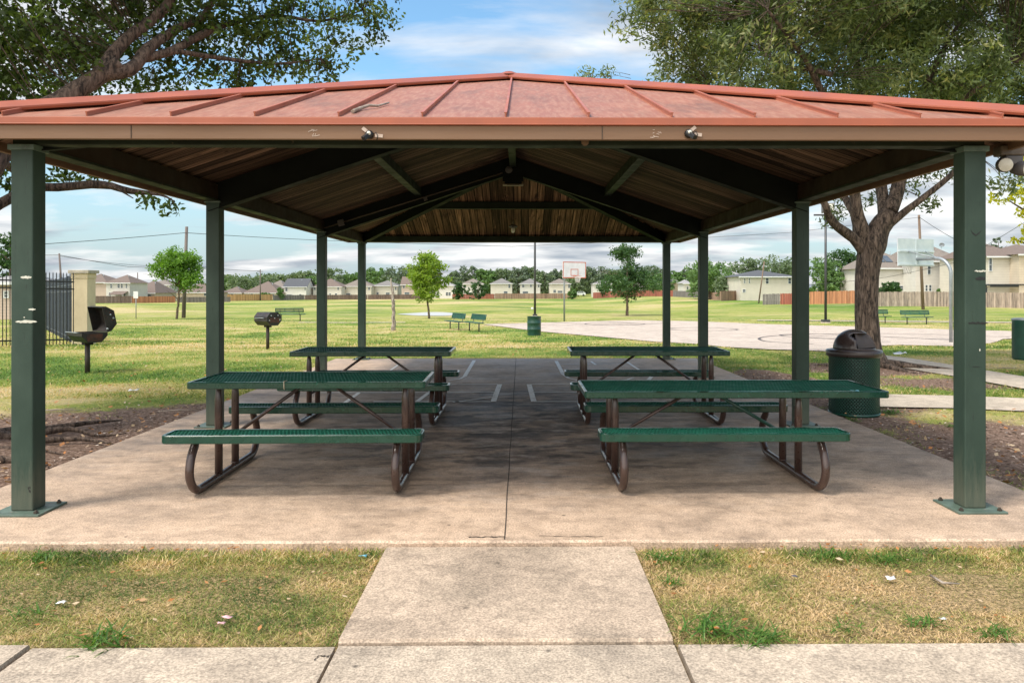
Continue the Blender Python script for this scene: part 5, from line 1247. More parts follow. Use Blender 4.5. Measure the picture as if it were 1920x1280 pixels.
house(975, 1013, 292, 532, 522, 'pale', 'grey', 'pale square house directly behind the lamp pole', depth=11, wins=[(981, 536, 4, 5), (995.5, 536, 3.5, 4), (1010, 536, 3, 5), (985, 548, 10, 4)])
house(1031, 1069, 290, 531.5, 522, 'cream', 'taupe', 'cream square house behind the far hoop', depth=11, wins=[(1067, 536, 3.5, 7), (1040, 546, 5, 5), (1050, 547, 9, 4)])
house(1113, 1150, 286, 532, 525, 'pale', 'grey', 'grey roofed house behind the left side of the large lawn tree', depth=10, wins=[(1122, 538, 4, 5)])
house(1186, 1214, 285, 540, 530, 'cream', 'taupe', 'low cream house behind the right side of the large lawn tree', depth=10, wins=[(1200, 546, 4, 4)])
house(1252, 1273, 262, 529, 519.5, 'tan', 'grey', 'tan house with a grey roof seen between the two right rear posts', depth=9, wins=[(1262, 536, 3, 5)])
house(1282, 1296, 240, 531, 524, 'pale', 'light', 'narrow pale house partly behind trees between the right rear posts', depth=9, wins=[(1289, 540, 3, 5)])
house(1360, 1402, 186, 519, 508, 'pale', 'light', 'light grey roof behind the round bush right of the rear posts', depth=10, wins=[(1385, 525, 3, 5)])
house(1388, 1492, 152, 518, 506, 'cream', 'dark', 'long cream house with a dark slate roof behind the leaning pole', depth=13, wins=[(1396, 526.5, 1.6, 9), (1405, 526.5, 1.6, 9), (1438.5, 526.5, 5, 10), (1480.5, 526.5, 5, 10), (1395, 545, 5, 5)])
house(1552, 1596, 150, 548, 535, 'tan', 'brown', 'small tan house end behind the green bushes left of the big trunk', depth=9, wins=[(1590, 552, 4, 5)])
house(1634, 1720, 122, 502, 468, 'pale', 'taupe', 'pale two storey house with solar panels right behind the big trunk', depth=12, wins=[(1699, 514, 5, 11), (1690, 540, 10, 8)], panels=[(1655, 1668), (1670, 1683)])
house(1717, 1806, 118, 489, 459, 'pale', 'taupe', 'pale two storey house with a satellite dish behind the near hoop', depth=12, ridge_in=2, wins=[(1742, 505, 5.5, 18), (1774, 506, 5, 14), (1737, 540, 4, 11), (1744, 540, 4, 11), (1767, 540, 10, 9)])
house(1852, 1912, 104, 480, 452, 'cream', 'brown', 'cream house with a brown hip roof right of the front right post', depth=12, wins=[(1857, 496, 5, 24)])
house(1911, 2010, 102, 476, 458, 'ochre', 'brown', 'peach coloured house wing at the right frame edge', depth=12, wins=[(1960, 500, 6, 20)])
c = P(1765, 459, 121); mb = MB(); mb.lathe((0, 0, 0), [(0, 0), (.25, .03), (.45, .12), (.44, .13), (.25, .05), (0, .02)], 16); mb.v = [(x, -zq2*1., y*.7) for x, y, zq2 in mb.v]; mb.tube([(0, .05, -.6), (0, 0, 0)], .03, 6)
ob = mb.build('satellite_dish', M['galv']); ob.location = c; tag(ob, 'small satellite dish on the roof behind the near hoop', 'satellite dish')
# pergola at right
t = thing('pergola', 'dark slatted pergola above the weathered fence at the right edge', 'pergola', tuple(P(1885, 575, 103)))
w_ = 36*103/1470; zt_ = 41*103/1470
for s_ in (-1, 1):
    mb = MB(); mb.box((s_*w_-.08, -.08, 0), (s_*w_+.08, .08, zt_-.3)); mb.build('post', M['pole_dark'], t)
mb = MB()
for i in range(26): x = -w_+2*w_*i/25; mb.box((x-.03, -1.2, zt_-.05), (x+.03, 1.6, zt_+.12))
mb.box((-w_, -.9, zt_-.28), (w_, -.8, zt_-.055)); mb.box((-w_, 1.2, zt_-.28), (w_, 1.3, zt_-.055)); mb.build('slats', M['pole_dark'], t)
# small building at the far left behind the iron fence
house(-40, 26, 58, 528, 512, 'pink', 'light', 'small pinkish pool building behind the iron fence at the left edge', depth=7, wins=[(12, 552, 6, 10)], over=.3)
# car
ct = P(1087, 552, 283); ct.z = P(1087, 554.5, 283).z; t = thing('parked_car', 'white hatchback parked far away between the two red fences', 'car', tuple(ct))
mb = MB(); prof = [(-2.1, .35), (-2.05, .85), (-1.2, 1.0), (-.6, 1.55), (1.2, 1.6), (1.95, 1.05), (2.1, .9), (2.1, .35)]; mb.prism(prof, (0, 0, 0), (1, 0, 0), (0, 0, 1), (0, 1, 0), 1.75); mb.build('body', M['car_white'], t)
mb = MB(); mb.prism([(-1.0, 1.03), (-.52, 1.47), (1.1, 1.51), (1.65, 1.05)], (0, 0, 0), (1, 0, 0), (0, 0, 1), (0, 1, 0), 1.77); mb.build('window', M['glass'], t)
for x in (-1.3, 1.3):
    for y in (-.82, .82): mb = MB(); mb.prism([(x+.33*math.cos(a), .33+.33*math.sin(a)) for a in [2*math.pi*i/14 for i in range(14)]], (0, y, 0), (1, 0, 0), (0, 0, 1), (0, 1, 0), .22); mb.build('wheel', M['rubber'], t)

# ================================================================== TREES
def limb(pts, rads, n=9, wob=.02, seed=0):
    """smoothed tapering limb through pts"""
    pts = [Vector(p) for p in pts]; out = []; ro = []; rr = random.Random(seed)
    for i in range(len(pts)-1):
        p0 = pts[max(0, i-1)]; a = pts[i]; b = pts[i+1]; p3 = pts[min(len(pts)-1, i+2)]; k = max(3, int((b-a).length/.22)); k = min(k, 10)
        for j in range(k):
            s = j/k; q = .5*((2*a)+(b-p0)*s+(2*p0-5*a+4*b-p3)*s*s+(3*a-p0-3*b+p3)*s**3)
            w_ = (rads[i]+(rads[i+1]-rads[i])*s); q = q+Vector((rr.uniform(-1, 1), rr.uniform(-1, 1), rr.uniform(-1, 1)))*w_*wob*4; out.append(q); ro.append(w_*(1+rr.uniform(-.06, .06)))
    out.append(pts[-1]); ro.append(rads[-1]); return out, ro
def crown_points(blobs, dens, shell=.55, seed=1):
    g = np.random.default_rng(seed); out = []
    for (c, r_) in blobs:
        rx, ry, rz = (r_, r_, r_*.8) if not hasattr(r_, '__len__') else r_
        n = max(3, int(dens*rx*ry*rz*4)); u = g.normal(size=(n, 3)); u /= np.linalg.norm(u, axis=1, keepdims=True)
        rad = (shell+(1-shell)*g.random((n, 1)))*(.85+.3*g.random((n, 1))); out.append(np.array(c)+u*rad*np.array([rx, ry, rz]))
    return np.concatenate(out)
def twigs(cent, hubs, r_, mat, parent, name='twigs', frac=1., length=.5, seed=3):
    g = random.Random(seed); mb = MB(); hv = [Vector(q) for q in hubs]
    for p in cent:
        if g.random() > frac: continue
        p = Vector(p); q = min(hv, key=lambda s: (s-p).length_squared); d = q-p
        if d.length > length: d = d.normalized()*length
        m_ = p+d*.5+Vector((g.uniform(-.06, .06), g.uniform(-.06, .06), g.uniform(-.02, .06)))*d.length; mb.tube([p+d, m_, p], [r_, r_*.7, r_*.35], 4, caps=False)
    return mb.build(name, mat, parent, fix=False)
# --- left oak ---
oak = thing('oak_tree', 'big spreading live oak whose dark limbs and crown fill the upper left', 'tree', (-5.75, 7.4, 0)); oinv = Vector((-5.75, 7.4, 0))
ob_ = MB(); hubs = []
def ol(pts, rads, n=9, seed=0):
    p, r_ = limb(pts, rads, seed=seed); p = [q-oinv for q in p]; ob_.tube(p, r_, n); hubs.extend(p)
ol([(-5.75, 7.4, -.1), (-5.75, 7.4, .3), (-5.7, 7.5, 1.2), (-5.75, 7.9, 2.3)], [.52, .40, .34, .33], 16, 1)
ol([(-5.75, 7.9, 2.25), P(20, 245, 8.6), P(110, 190, 9.0), P(190, 140, 9.3), P(225, 118, 9.4)], [.28, .14, .11, .092, .08], 12, 2)
ol([P(185, 143, 9.3), P(235, 75, 9.6), P(285, 38, 9.9), P(320, 0, 10.1), P(350, -60, 10.4), P(420, -160, 11)], [.095, .075, .066, .055, .045, .02], 9, 3)
ol([P(190, 140, 9.3), P(245, 130, 9.5), P(280, 90, 9.8), P(330, 55, 10.2), P(375, 35, 10.5), P(400, 0, 10.7), P(430, -70, 11)], [.095, .08, .07, .055, .045, .04, .015], 9, 4)
ol([P(262, 110, 9.7), P(320, 97, 10), P(385, 62, 10.5), P(440, 42, 11), P(520, 30, 11.3), P(600, 40, 11.5), P(680, 20, 11.8)], [.06, .055, .05, .035, .028, .02, .008], 8, 5)
ol([P(330, 96, 10), P(420, 110, 10.6), P(520, 120, 11), P(600, 110, 11.3)], [.035, .03, .02, .008], 7, 6)
ol([(-5.75, 7.8, 2.1), P(-60, 420, 8.9), P(0, 382, 9.2), P(60, 355, 9.6), P(130, 350, 9.9), P(190, 346, 10.1), P(245, 358, 10.3), P(300, 365, 10.4), P(328, 378, 10.5)], [.14, .08, .062, .056, .052, .052, .04, .018, .007], 10, 7)
ol([P(60, 355, 9.6), P(30, 322, 9.5), P(0, 300, 9.3), P(-60, 260, 9)], [.05, .045, .04, .03], 8, 8)
ol([P(185, 346, 10.1), P(215, 352, 10), P(250, 372, 10)], [.03, .015, .006], 7, 9)
ol([(-5.75, 7.9, 2.3), (-6.6, 8.6, 3.4), (-7.6, 9.2, 4.6), (-8.3, 9.8, 5.4)], [.24, .18, .12, .05], 10, 10)
ol([(-5.75, 7.9, 2.3), (-6.4, 7.2, 3.3), (-6.8, 6.3, 4.6), (-6.6, 5.2, 5.6)], [.22, .16, .11, .04], 10, 11)
ob_.build('trunk', M['bark_l'], oak)
rt = MB(); rr = random.Random(12)
def root(pts, r0, k):
    n = len(pts); p3 = [(x, y, .045-.075*(i/(n-1))**1.2+.03*rr.uniform(-1, 1)*(0 < i < n-1)) for i, (x, y) in enumerate(pts)]
    p_, r_ = limb(p3, [r0*(1-.93*(i/(n-1))**.8) for i in range(n)], seed=k, wob=.05); rt.tube([q-oinv for q in p_], r_, 9)
for k, (pts, r0) in enumerate((([(-5.5, 7.3), (-5.0, 7.05), (-4.7, 6.85), (-4.35, 6.95), (-4.05, 6.8)], .10), ([(-5.5, 7.6), (-5.1, 7.85), (-4.7, 7.62), (-4.35, 7.8), (-3.98, 7.7)], .085), ([(-5.5, 7.0), (-5.15, 6.55), (-4.9, 6.5), (-4.6, 6.15), (-4.35, 6.2)], .11), ([(-5.4, 7.8), (-5.1, 8.3), (-4.75, 8.6), (-4.6, 9.1)], .07),
        ([(-5.6, 6.9), (-5.35, 6.2), (-5.05, 5.9), (-4.9, 5.5), (-4.6, 5.3)], .12), ([(-5.0, 7.0), (-4.75, 6.6), (-4.5, 6.55), (-4.25, 6.4)], .06), ([(-4.9, 7.75), (-4.65, 8.1), (-4.35, 8.1), (-4.15, 8.3)], .045), ([(-5.2, 6.6), (-4.95, 6.1), (-4.7, 6.0), (-4.45, 5.75)], .07), ([(-5.3, 7.4), (-4.9, 7.35), (-4.55, 7.4), (-4.2, 7.25)], .06), ([(-5.3, 6.5), (-5.0, 6.35), (-4.75, 6.3), (-4.5, 6.42)], .05))): root(pts, r0, k)
rt.build('roots', M['bark_l'], oak)
OB = [(30, 40, 9.0, 1.0), (20, 120, 9.4, .8), (110, 90, 9.8, .9), (60, 170, 10.2, .7), (110, -60, 9.3, 1.1), (230, -30, 10, 1.1), (250, 150, 10.9, .75), (340, 30, 10.6, .9), (380, 130, 11, .75), (450, -40, 10.8, 1.0), (470, 60, 11, .8), (480, 130, 11.4, .62),
      (560, 20, 11.3, .8), (560, 100, 11.4, .72), (640, -20, 11.5, .8), (645, 55, 11.6, .62), (690, 30, 11.8, .48), (712, 45, 11.9, .30), (620, 120, 11.6, .40), (590, 140, 11.5, .42), (700, -50, 11.8, .6), (320, 160, 10.6, .5), (200, 60, 10.8, .8), (160, 150, 10.9, .7), (430, 150, 10.9, .5), (530, 140, 11, .42),
      (5, 300, 9.6, .28), (20, 335, 9.7, .16), (280, 375, 10.4, .17), (312, 384, 10.5, .20), (130, 322, 10.1, .22), (170, 338, 10.2, .16), (100, 330, 10, .2), (-80, 300, 9.5, .7), (-90, 100, 9.3, 1.0), (40, 200, 10.5, .5)]
blobs = [(tuple(P(a, b, c)-oinv), r_) for a, b, c, r_ in OB]
blobs += [((x, y, z), r_) for x, y, z, r_ in ((-1.5, 1.5, 5.0, 1.1), (-2.6, 2.6, 5.8, 1.2), (0, 1.6, 6.4, 1.3), (-.6, -.2, 6.4, 1.1), (1.5, 3.0, 6.0, 1.1))]
cp = crown_points(blobs, 30, .2, 5); cp = cp[~((cp[:, 0] > 1.5) & (cp[:, 2] < 2.75) & (cp[:, 1] > -2.2) & (cp[:, 1] < 9.6) & (cp[:, 0] > 1.9))]
C_, A_2, B_2, tn = leafset(cp, .20, 20, .085, .044, None, .25, .7)
lf = quads('leaves', C_, A_2, B_2, tn, M['leaf_oak'], oak); lf['kind'] = 'stuff'
twigs(cp, hubs, .006, M['bark_l'], oak, frac=.55, length=.7)
# --- right tree ---
rb = G(1622, 694); rb = Vector((6.75, 15.1, -.05)); rt_ = thing('shade_tree', 'large grey barked shade tree on the right beside the green mesh trash can', 'tree', tuple(rb))
mb = MB(); hubs = []
def rl(pts, rads, n=9, seed=0):
    p, r_ = limb(pts, rads, seed=seed, wob=.012); p = [q-rb for q in p]; mb.tube(p, r_, n); hubs.extend(p)
D = 15.1
rl([(6.78, D, -.15), (6.76, D, .12), P(1628, 640, D), P(1624, 560, D), P(1627, 500, D), P(1636, 462, D), P(1650, 428, D), P(1668, 398, D)], [.42, .285, .235, .22, .22, .25, .20, .16], 16, 1)
rl([P(1626, 470, D), P(1614, 430, D), P(1606, 395, D-.1), P(1600, 350, D-.2), P(1570, 250, D-.6), P(1520, 130, D-1.2), P(1440, 20, D-2)], [.16, .15, .12, .10, .08, .05, .02], 12, 2)
rl([P(1628, 482, D), P(1600, 447, D-.1), P(1570, 425, D-.3), P(1552, 402, D-.5), P(1545, 380, D-.7), P(1500, 330, D-.4), P(1440, 240, D-.2), P(1330, 160, D)], [.12, .10, .085, .07, .06, .055, .04, .015], 11, 3)
rl([P(1668, 398, D), P(1684, 350, D+.2), P(1700, 260, D+.4), P(1740, 150, D+.5), P(1800, 40, D+.6)], [.15, .13, .10, .07, .03], 11, 4)
rl([P(1660, 408, D), P(1652, 350, D+.4), P(1640, 240, D+.8), P(1600, 100, D+1.2), P(1590, 0, D+1.5)], [.13, .11, .09, .06, .02], 10, 5)
rl([P(1655, 432, D+.05), P(1690, 402, D-.2), P(1730, 372, D-.4), P(1782, 330, D-.5), P(1830, 290, D-.6), P(1950, 220, D-.8)], [.085, .07, .06, .05, .04, .02], 10, 6)
rl([P(1608, 410, D-.1), P(1590, 380, D+.2), P(1560, 330, D+.8), P(1500, 220, D+1.6), P(1480, 120, D+2)], [.09, .075, .06, .04, .015], 9, 7)
rl([P(1450, 140, D-.5), P(1500, 128, D-.9), P(1560, 140, D-1.3)], [.03, .045, .05], 8, 8)
rl([P(1700, 260, D+.4), P(1800, 190, D-.4), P(1900, 120, D-1)], [.07, .05, .02], 8, 9)
mb.build('trunk', M['bark_r'], rt_)
r2 = MB()
for an, L_ in ((-2.4, 1.3), (-1.2, 1.1), (-.3, 1.6), (.5, 1.2), (2.6, 1.0), (3.6, 1.2)):
    pts = [(.15*math.cos(an), .15*math.sin(an), .10), (.5*L_*math.cos(an+.1), .5*L_*math.sin(an+.1), .04), (L_*math.cos(an), L_*math.sin(an), -.02)]
    p_, r_ = limb(pts, [.11, .06, .025], seed=int(an*10)); r2.tube(p_, r_, 8)
r2.build('roots', M['bark_r'], rt_)
RB = []
g = np.random.default_rng(21)
outline = [(1215, 10, .75), (1250, 60, .7), (1262, 120, .62), (1240, 170, .55), (1215, -40, .8), (1300, 20, .9), (1320, 100, .85), (1310, 160, .6), (1380, 40, .9), (1400, 120, .9), (1380, 170, .6), (1450, 60, .9), (1470, 150, .8), (1530, 30, .9), (1540, 130, .9), (1600, 60, .9), (1610, 160, .8),
           (1680, 30, .9), (1690, 140, .9), (1760, 60, .9), (1770, 170, .8), (1830, 20, .9), (1850, 130, .9), (1910, 60, .9), (1920, 170, .8), (1280, -80, 1.1), (1400, -90, 1.1), (1520, -90, 1.1), (1640, -90, 1.1), (1760, -90, 1.1), (1880, -90, 1.1), (1990, 60, 1.0), (2000, 180, .9)]
for i, (a, b, r_) in enumerate(outline): RB.append((tuple(P(a, b, D+((i*37) % 30-15)/8)-rb), (r_, r_, r_*.75)))
for i, (a, b, r_) in enumerate([(1580, 60, 1.0), (1480, 180, .7), (1700, 90, 1.), (1350, 80, .9), (1820, 180, .8), (1640, 190, .8), (1560, 200, .8)]): RB.append((tuple(P(a, b, D+3)-rb), r_)); 
for (x, y, z, r_) in ((-2, 1, 7.6, 1.8), (0, 0, 8.4, 2.0), (2, -1, 7.8, 1.8), (-1, -3, 7, 1.5), (1.5, 2.5, 7.4, 1.8), (4, 0, 6.5, 1.5), (3.2, 3, 6, 1.5)): RB.append(((x, y, z), r_))
for (a, b, r_, dd) in ((1140, 136, .12, 3), (1100, 140, .10, 3), (1880, 215, .5, 0), (1925, 250, .45, 0), (1870, 345, .16, -1), (1895, 352, .2, -1), (1905, 330, .2, -1), (1640, 372, .16, 1), (1570, 395, .2, 1.2), (1700, 355, .18, .5), (1730, 335, .22, .6), (1770, 330, .25, .6), (1600, 385, .2, 1.4), (1556, 412, .10, 1.0), (1745, 385, .10, .4)): RB.append((tuple(P(a, b, D+dd)-rb), r_))
cp = crown_points(RB, 28, .15, 8); q = cp+np.array(rb)
cp = cp[~((q[:, 0] < 3.75) & (q[:, 1] < 17) & (q[:, 2] < 3.9))]
C_, A_2, B_2, tn = leafset(cp, .27, 30, .13, .036, None, .1, .8)
lf = quads('leaves', C_, A_2, B_2, tn, M['leaf_right'], rt_); lf['kind'] = 'stuff'
twigs(cp, hubs, .008, M['bark_r'], rt_, frac=.4, length=.9)
# --- generic tree builder for the lawn and the far row ---
def tree(name, loc, hh, cw, leafm, barkm, label, seed, nclu, per, ls, lw, trunk_h=.35, tr=.1, shape='round', cat='tree', fork=0, spread=None, lean=0, group=None, dense=.3):
    loc = Vector(loc); t = thing(name, label, cat, tuple(loc), group=group); rr = random.Random(seed); g = np.random.default_rng(seed); mb = MB(); hubs = [];
    zc0 = hh*trunk_h
    pts = [(0, 0, -.1), (lean*.3, 0, zc0*.6), (lean*.6, rr.uniform(-.05, .05), zc0), (lean, 0, hh*.72), (lean*1.1, 0, hh*.95)]
    p, r_ = limb(pts, [tr*1.25, tr, tr*.9, tr*.45, tr*.12], seed=seed, wob=.03); mb.tube(p, r_, 8); hubs += p[len(p)//2:]
    for i in range(10):
        an = rr.uniform(0, 6.28); z = zc0+(hh*.85-zc0)*rr.random(); L_ = cw*.42*rr.uniform(.6, 1.); a = Vector((lean*z/hh, 0, z*.9)); b = a+Vector((math.cos(an)*L_*.5, math.sin(an)*L_*.5, .12*hh*rr.uniform(.4, 1.2))); c_ = b+Vector((math.cos(an)*L_*.5, math.sin(an)*L_*.5, .05*hh))
        mb.tube([a, b, c_], [tr*.4, tr*.25, tr*.08], 5); hubs += [b, c_]
    mb.build('trunk', barkm, t)
    # crown: lumpy envelope
    pts = []
    nb = 15 if shape != 'cloud' else 30; bl = []
    for i in range(nb):
        u = rr.random(); z = zc0+(hh-zc0)*(.08+.88*u); prof = {'round': math.sin(math.pi*min(.97, .12+.86*u))**.7, 'cone': (1-.72*u)*min(1, .5+u*2.6), 'cloud': math.sin(math.pi*min(.97, .15+.80*u))**.5, 'open': (1-.55*u)*(.6+.6*rr.random())}[shape]
        an = rr.uniform(0, 6.28); rad = cw/2*prof*rr.uniform(.35, .78); br = cw*rr.uniform(.15, .24)*(.55+.5*prof); bl.append(((lean*z/hh+math.cos(an)*rad, math.sin(an)*rad, min(z, hh-br*.6)), (br, br, br*.75)))
    wts = [b[1][0]**2 for b in bl]; s_ = sum(wts); 
    for b, w_ in zip(bl, wts):
        n = max(3, int(nclu*w_/s_)); u = g.normal(size=(n, 3)); u /= np.linalg.norm(u, axis=1, keepdims=True); pts.append(np.array(b[0])+u*(dense+(1-dense)*g.random((n, 1)))*1.1*np.array(b[1]))
    cp = np.concatenate(pts); C_, A_2, B_2, tn = leafset(cp, spread or cw*.07, per, ls, lw, None, .1, .8)
    tn = np.clip(tn*.8+.25*(C_[:, 2]-zc0)/(hh-zc0)*0+.1, 0, 1)
    lf = quads('crown', C_, A_2, B_2, tn, leafm, t); return t
def tpx(px, base, top, wpx, d=None):
    p = G(px, base) if d is None else Vector((P(px, 540, d).x, d, h(P(px, 540, d).x, d)))
    k = p.y/1470; hh = P(px, top, p.y).z-p.z; return p, hh, wpx*k
p, hh, cw = tpx(331, 598, 466, 150); tree('young_tree', p, hh, cw, M['leaf_bright'], M['bark_y'], 'bright green young tree left of the shelter in front of the tall pole', 33, 560, 17, .23, .10, .24, .085, 'cone', lean=.25, spread=.40)
p, hh, cw = tpx(805, 597, 478, 112); tree('young_tree', p, hh, cw, M['leaf_lime'], M['bark_y'], 'lime green young tree with a leaning thin trunk near the pond', 35, 420, 16, .27, .12, .34, .075, 'cone', lean=-.35, spread=.38)
p, hh, cw = tpx(1176, 592, 460, 128); tree('lawn_tree', p, hh, cw, M['leaf_mid'], M['bark_y'], 'airy dark green tree with a ragged crown right of the far hoop', 46, 430, 16, .34, .11, .22, .12, 'cone', spread=.50)
# dead trunk
p = G(739, 620); k = p.y/1470; t = thing('dead_tree', 'bare dead grey trunk with broken tip on the lawn', 'tree', tuple(p)); mb = MB()
pp = [(0, 0, -.1), (-.05*k*20, 0, 25*k), (-2*k, 0, 50*k), (-4*k, 0, 75*k), (-6*k, 0, 98*k)]; a, r_ = limb(pp, [.13, .09, .085, .07, .02], seed=4, wob=.1); mb.tube(a, r_, 8)
for z, dx_ in ((52, 5), (60, -4), (66, 4), (72, -3), (45, 3)): mb.tube([(-2*k, 0, z*k), (-2*k+dx_*k, -.05, (z+5)*k)], [.05, .02], 6)
mb.build('trunk', M['bark_dead'], t)
# far row
FR = [(20, 430, 66, 62, 'mid', 'round dark tree behind the pool building at the left edge'), (462, 519, 60, 330, 'far', 'far grey green tree above the small low house at left'), (425, 522, 34, 335, 'far3', 'far tree left of the wide low house'), (508, 520, 40, 335, 'far', 'far tree behind the brown roof peak'),
      (585, 519, 26, 322, 'far3', 'far tree right of the slate gable roof'), (624, 505, 52, 330, 'far', 'dense far tree behind the third left post'), (662, 512, 36, 335, 'far3', 'low far tree just left of the rear left post'), (703, 504, 48, 335, 'far3', 'yellow green far tree right of the rear left post'), (748, 501, 56, 330, 'far2', 'dark blue green far tree left of the lime tree'),
      (786, 508, 34, 335, 'far', 'far tree top behind the lime tree'), (845, 512, 36, 340, 'far', 'far tree right of the lime tree'), (880, 501, 50, 345, 'far2', 'tall far tree behind the bush covered house'), (910, 506, 40, 340, 'far3', 'far tree left of the cream square house'), (942, 504, 44, 345, 'far', 'far tree behind the cream square house'),
      (972, 504, 40, 338, 'far2', 'far tree in the gap left of the lamp pole'), (988, 500, 44, 350, 'far', 'far tree behind the lamp pole'), (1022, 508, 44, 336, 'far', 'far tree between the lamp pole and far hoop'), (1048, 506, 36, 345, 'far2', 'far tree behind the hoop board'), (1084, 500, 44, 325, 'far', 'tall dark far tree above the white car'),
      (1115, 501, 50, 330, 'far2', 'dark far tree left of the large lawn tree'), (1150, 506, 44, 335, 'far', 'far tree behind the trunk of the large lawn tree'), (1190, 505, 46, 330, 'far2', 'far tree behind the right of the lawn tree crown'), (1220, 500, 60, 325, 'far2', 'broad blue green far tree left of the rear right post'),
      (1240, 514, 44, 262, 'far3', 'round lighter tree just left of the rear right post'), (1266, 510, 32, 290, 'far3', 'light green tree between the two right rear posts'), (1290, 503, 30, 300, 'far2', 'small dark tree between the two right rear posts'), (1330, 489, 72, 186, 'far3', 'large green tree behind the second right rear post'),
      (1366, 518, 46, 163, 'far', 'round dull green bush tree left of the long cream house'), (1372, 500, 34, 230, 'far2', 'small dark tree above the light grey roof'), (1408, 488, 62, 200, 'far', 'broad tree rising behind the long cream house'), (1462, 483, 76, 205, 'far', 'widest tree crown above the dark slate roof'),
      (1545, 484, 62, 135, 'far3', 'light green tree behind the right lamp pole'), (1590, 470, 74, 140, 'mid', 'dense green tree just left of the big trunk'), (1668, 530, 32, 116, 'mid', 'green shrub top over the weathered fence right of the trunk'), (1872, 446, 34, 120, 'far2', 'dark tree top between the front right post and the cream house')]
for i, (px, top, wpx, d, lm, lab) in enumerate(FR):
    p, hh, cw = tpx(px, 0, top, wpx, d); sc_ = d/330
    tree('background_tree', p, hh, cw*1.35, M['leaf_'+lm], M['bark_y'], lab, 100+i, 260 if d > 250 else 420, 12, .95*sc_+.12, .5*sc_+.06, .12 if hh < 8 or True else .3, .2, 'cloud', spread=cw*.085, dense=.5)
# distant wood that reads as one mass behind the houses
wp_ = []; g = np.random.default_rng(77)
for px in np.arange(405, 1345, 5.5):
    top = 517+4*math.sin(px*.031)+3*math.sin(px*.083+1)+g.uniform(-2, 2); d = 372+g.uniform(-8, 8); tp_ = P(px, top, d); r_ = g.uniform(1.7, 3.0)
    for z in np.arange(h(tp_.x, d)+1.0, tp_.z-r_*.6, 1.9): wp_.append(((tp_.x+g.uniform(-1.5, 1.5), d, z), (r_, 1.6, r_*.8)))
    wp_.append(((tp_.x, d, tp_.z-r_*.5), (r_, 1.5, r_*.7)))
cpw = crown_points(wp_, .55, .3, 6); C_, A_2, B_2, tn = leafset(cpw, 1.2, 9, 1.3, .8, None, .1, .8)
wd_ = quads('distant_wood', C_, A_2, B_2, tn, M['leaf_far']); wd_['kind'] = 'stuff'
BU = [(860, 530, 30, 262, 'round bush at left over the red brown fence'), (897, 527, 40, 262, 'largest bush over the red brown fence'), (1135, 532, 26, 262, 'bush left of the lawn tree trunk'), (1073, 541, 18, 272, 'small bush right of the far hoop fence'), (525, 540, 14, 250, 'small bush at the end of the tan fence'), (1760, 541, 8, 112, 'low shrub behind the near hoop fence'), (497, 549, 18, 252, 'low shrub behind the tan fence')]
for i, (px, top, wpx, d, lab) in enumerate(BU):
    p, hh, cw = tpx(px, 0, top, wpx, d); tree('bush', p, hh, cw*1.05, M['leaf_mid' if i < 3 else 'leaf_far3'], M['bark_y'], lab, 200+i, 110, 12, .8*d/330+.1, .45*d/330+.05, .05, .12, 'cloud', cat='bush', spread=cw*.08, dense=.5)
# yellow green tree at the right edge
p = Vector((P(1960, 540, 19).x, 19, h(13, 19))); t = thing('yellow_tree', 'yellow green tree reaching in at the right edge beyond the front post', 'tree', tuple(p)); mb = MB()
pp, r_ = limb([(0, 0, -.1), (.1, 0, 1.8), (0, 0, 3.2), (-.2, 0, 5)], [.16, .13, .1, .03], seed=2); mb.tube(pp, r_, 9)
mb.tube([(0, 0, 3.0), tuple(P(1930, 400, 19)-p), tuple(P(1885, 372, 19)-p)], [.05, .03, .01], 6); mb.tube([(0, 0, 2.2), tuple(P(1930, 460, 19)-p), tuple(P(1895, 445, 19)-p)], [.04, .025, .01], 6); mb.build('trunk', M['bark_y'], t)
yb = [((tuple(P(a, b, 19)-p)), r_) for a, b, r_ in ((1905, 366, .20), (1880, 374, .14), (1930, 360, .35), (1915, 395, .16), (1925, 440, .22), (1900, 448, .12), (1960, 400, .6), (1990, 350, .9), (1960, 300, .5), (1862, 372, .07))]
cp = crown_points(yb, 130, .2, 4); C_, A_2, B_2, tn = leafset(cp, .16, 9, .12, .07, None, .2, .8); quads('crown', C_, A_2, B_2, tn, M['leaf_yellow'], t)

# ================================================================== GRASS AND LITTER
def in_slabs(x, y):
    s_ = (x > SX0-.01) & (x < SX1+.01) & (y > SY0-.015) & (y < SY1+.01); s_ |= (x > -.80) & (x < .675) & (y > 3.3) & (y < 4.7); s_ |= (y < 3.402); return s_
def in_poly(x, y, poly):
    c = np.zeros(len(x), bool); n = len(poly)
    for i in range(n):
        x1, y1 = poly[i]; x2, y2 = poly[(i+1) % n]; cnd = ((y1 > y) != (y2 > y)); 
        with np.errstate(divide='ignore', invalid='ignore'): xi = (x2-x1)*(y-y1)/(y2-y1+1e-12)+x1
        c ^= cnd & (x < xi)
    return c
polys = [ctp]
for up, lo in (([(1585, 657), (1652, 667), (1793, 687), (1920, 708), (2060, 732)], [(1560, 669), (1652, 685), (1793, 708), (1920, 731), (2060, 758)]), ([(1560, 741), (1653, 741.5), (1793, 744.5), (1920, 749), (2100, 757)], [(1551, 763), (1653, 765.5), (1793, 768.5), (1920, 773.5), (2100, 783)])):
    polys.append([tuple(G(*q)[:2]) for q in up]+[tuple(G(*q)[:2]) for q in lo[::-1]])
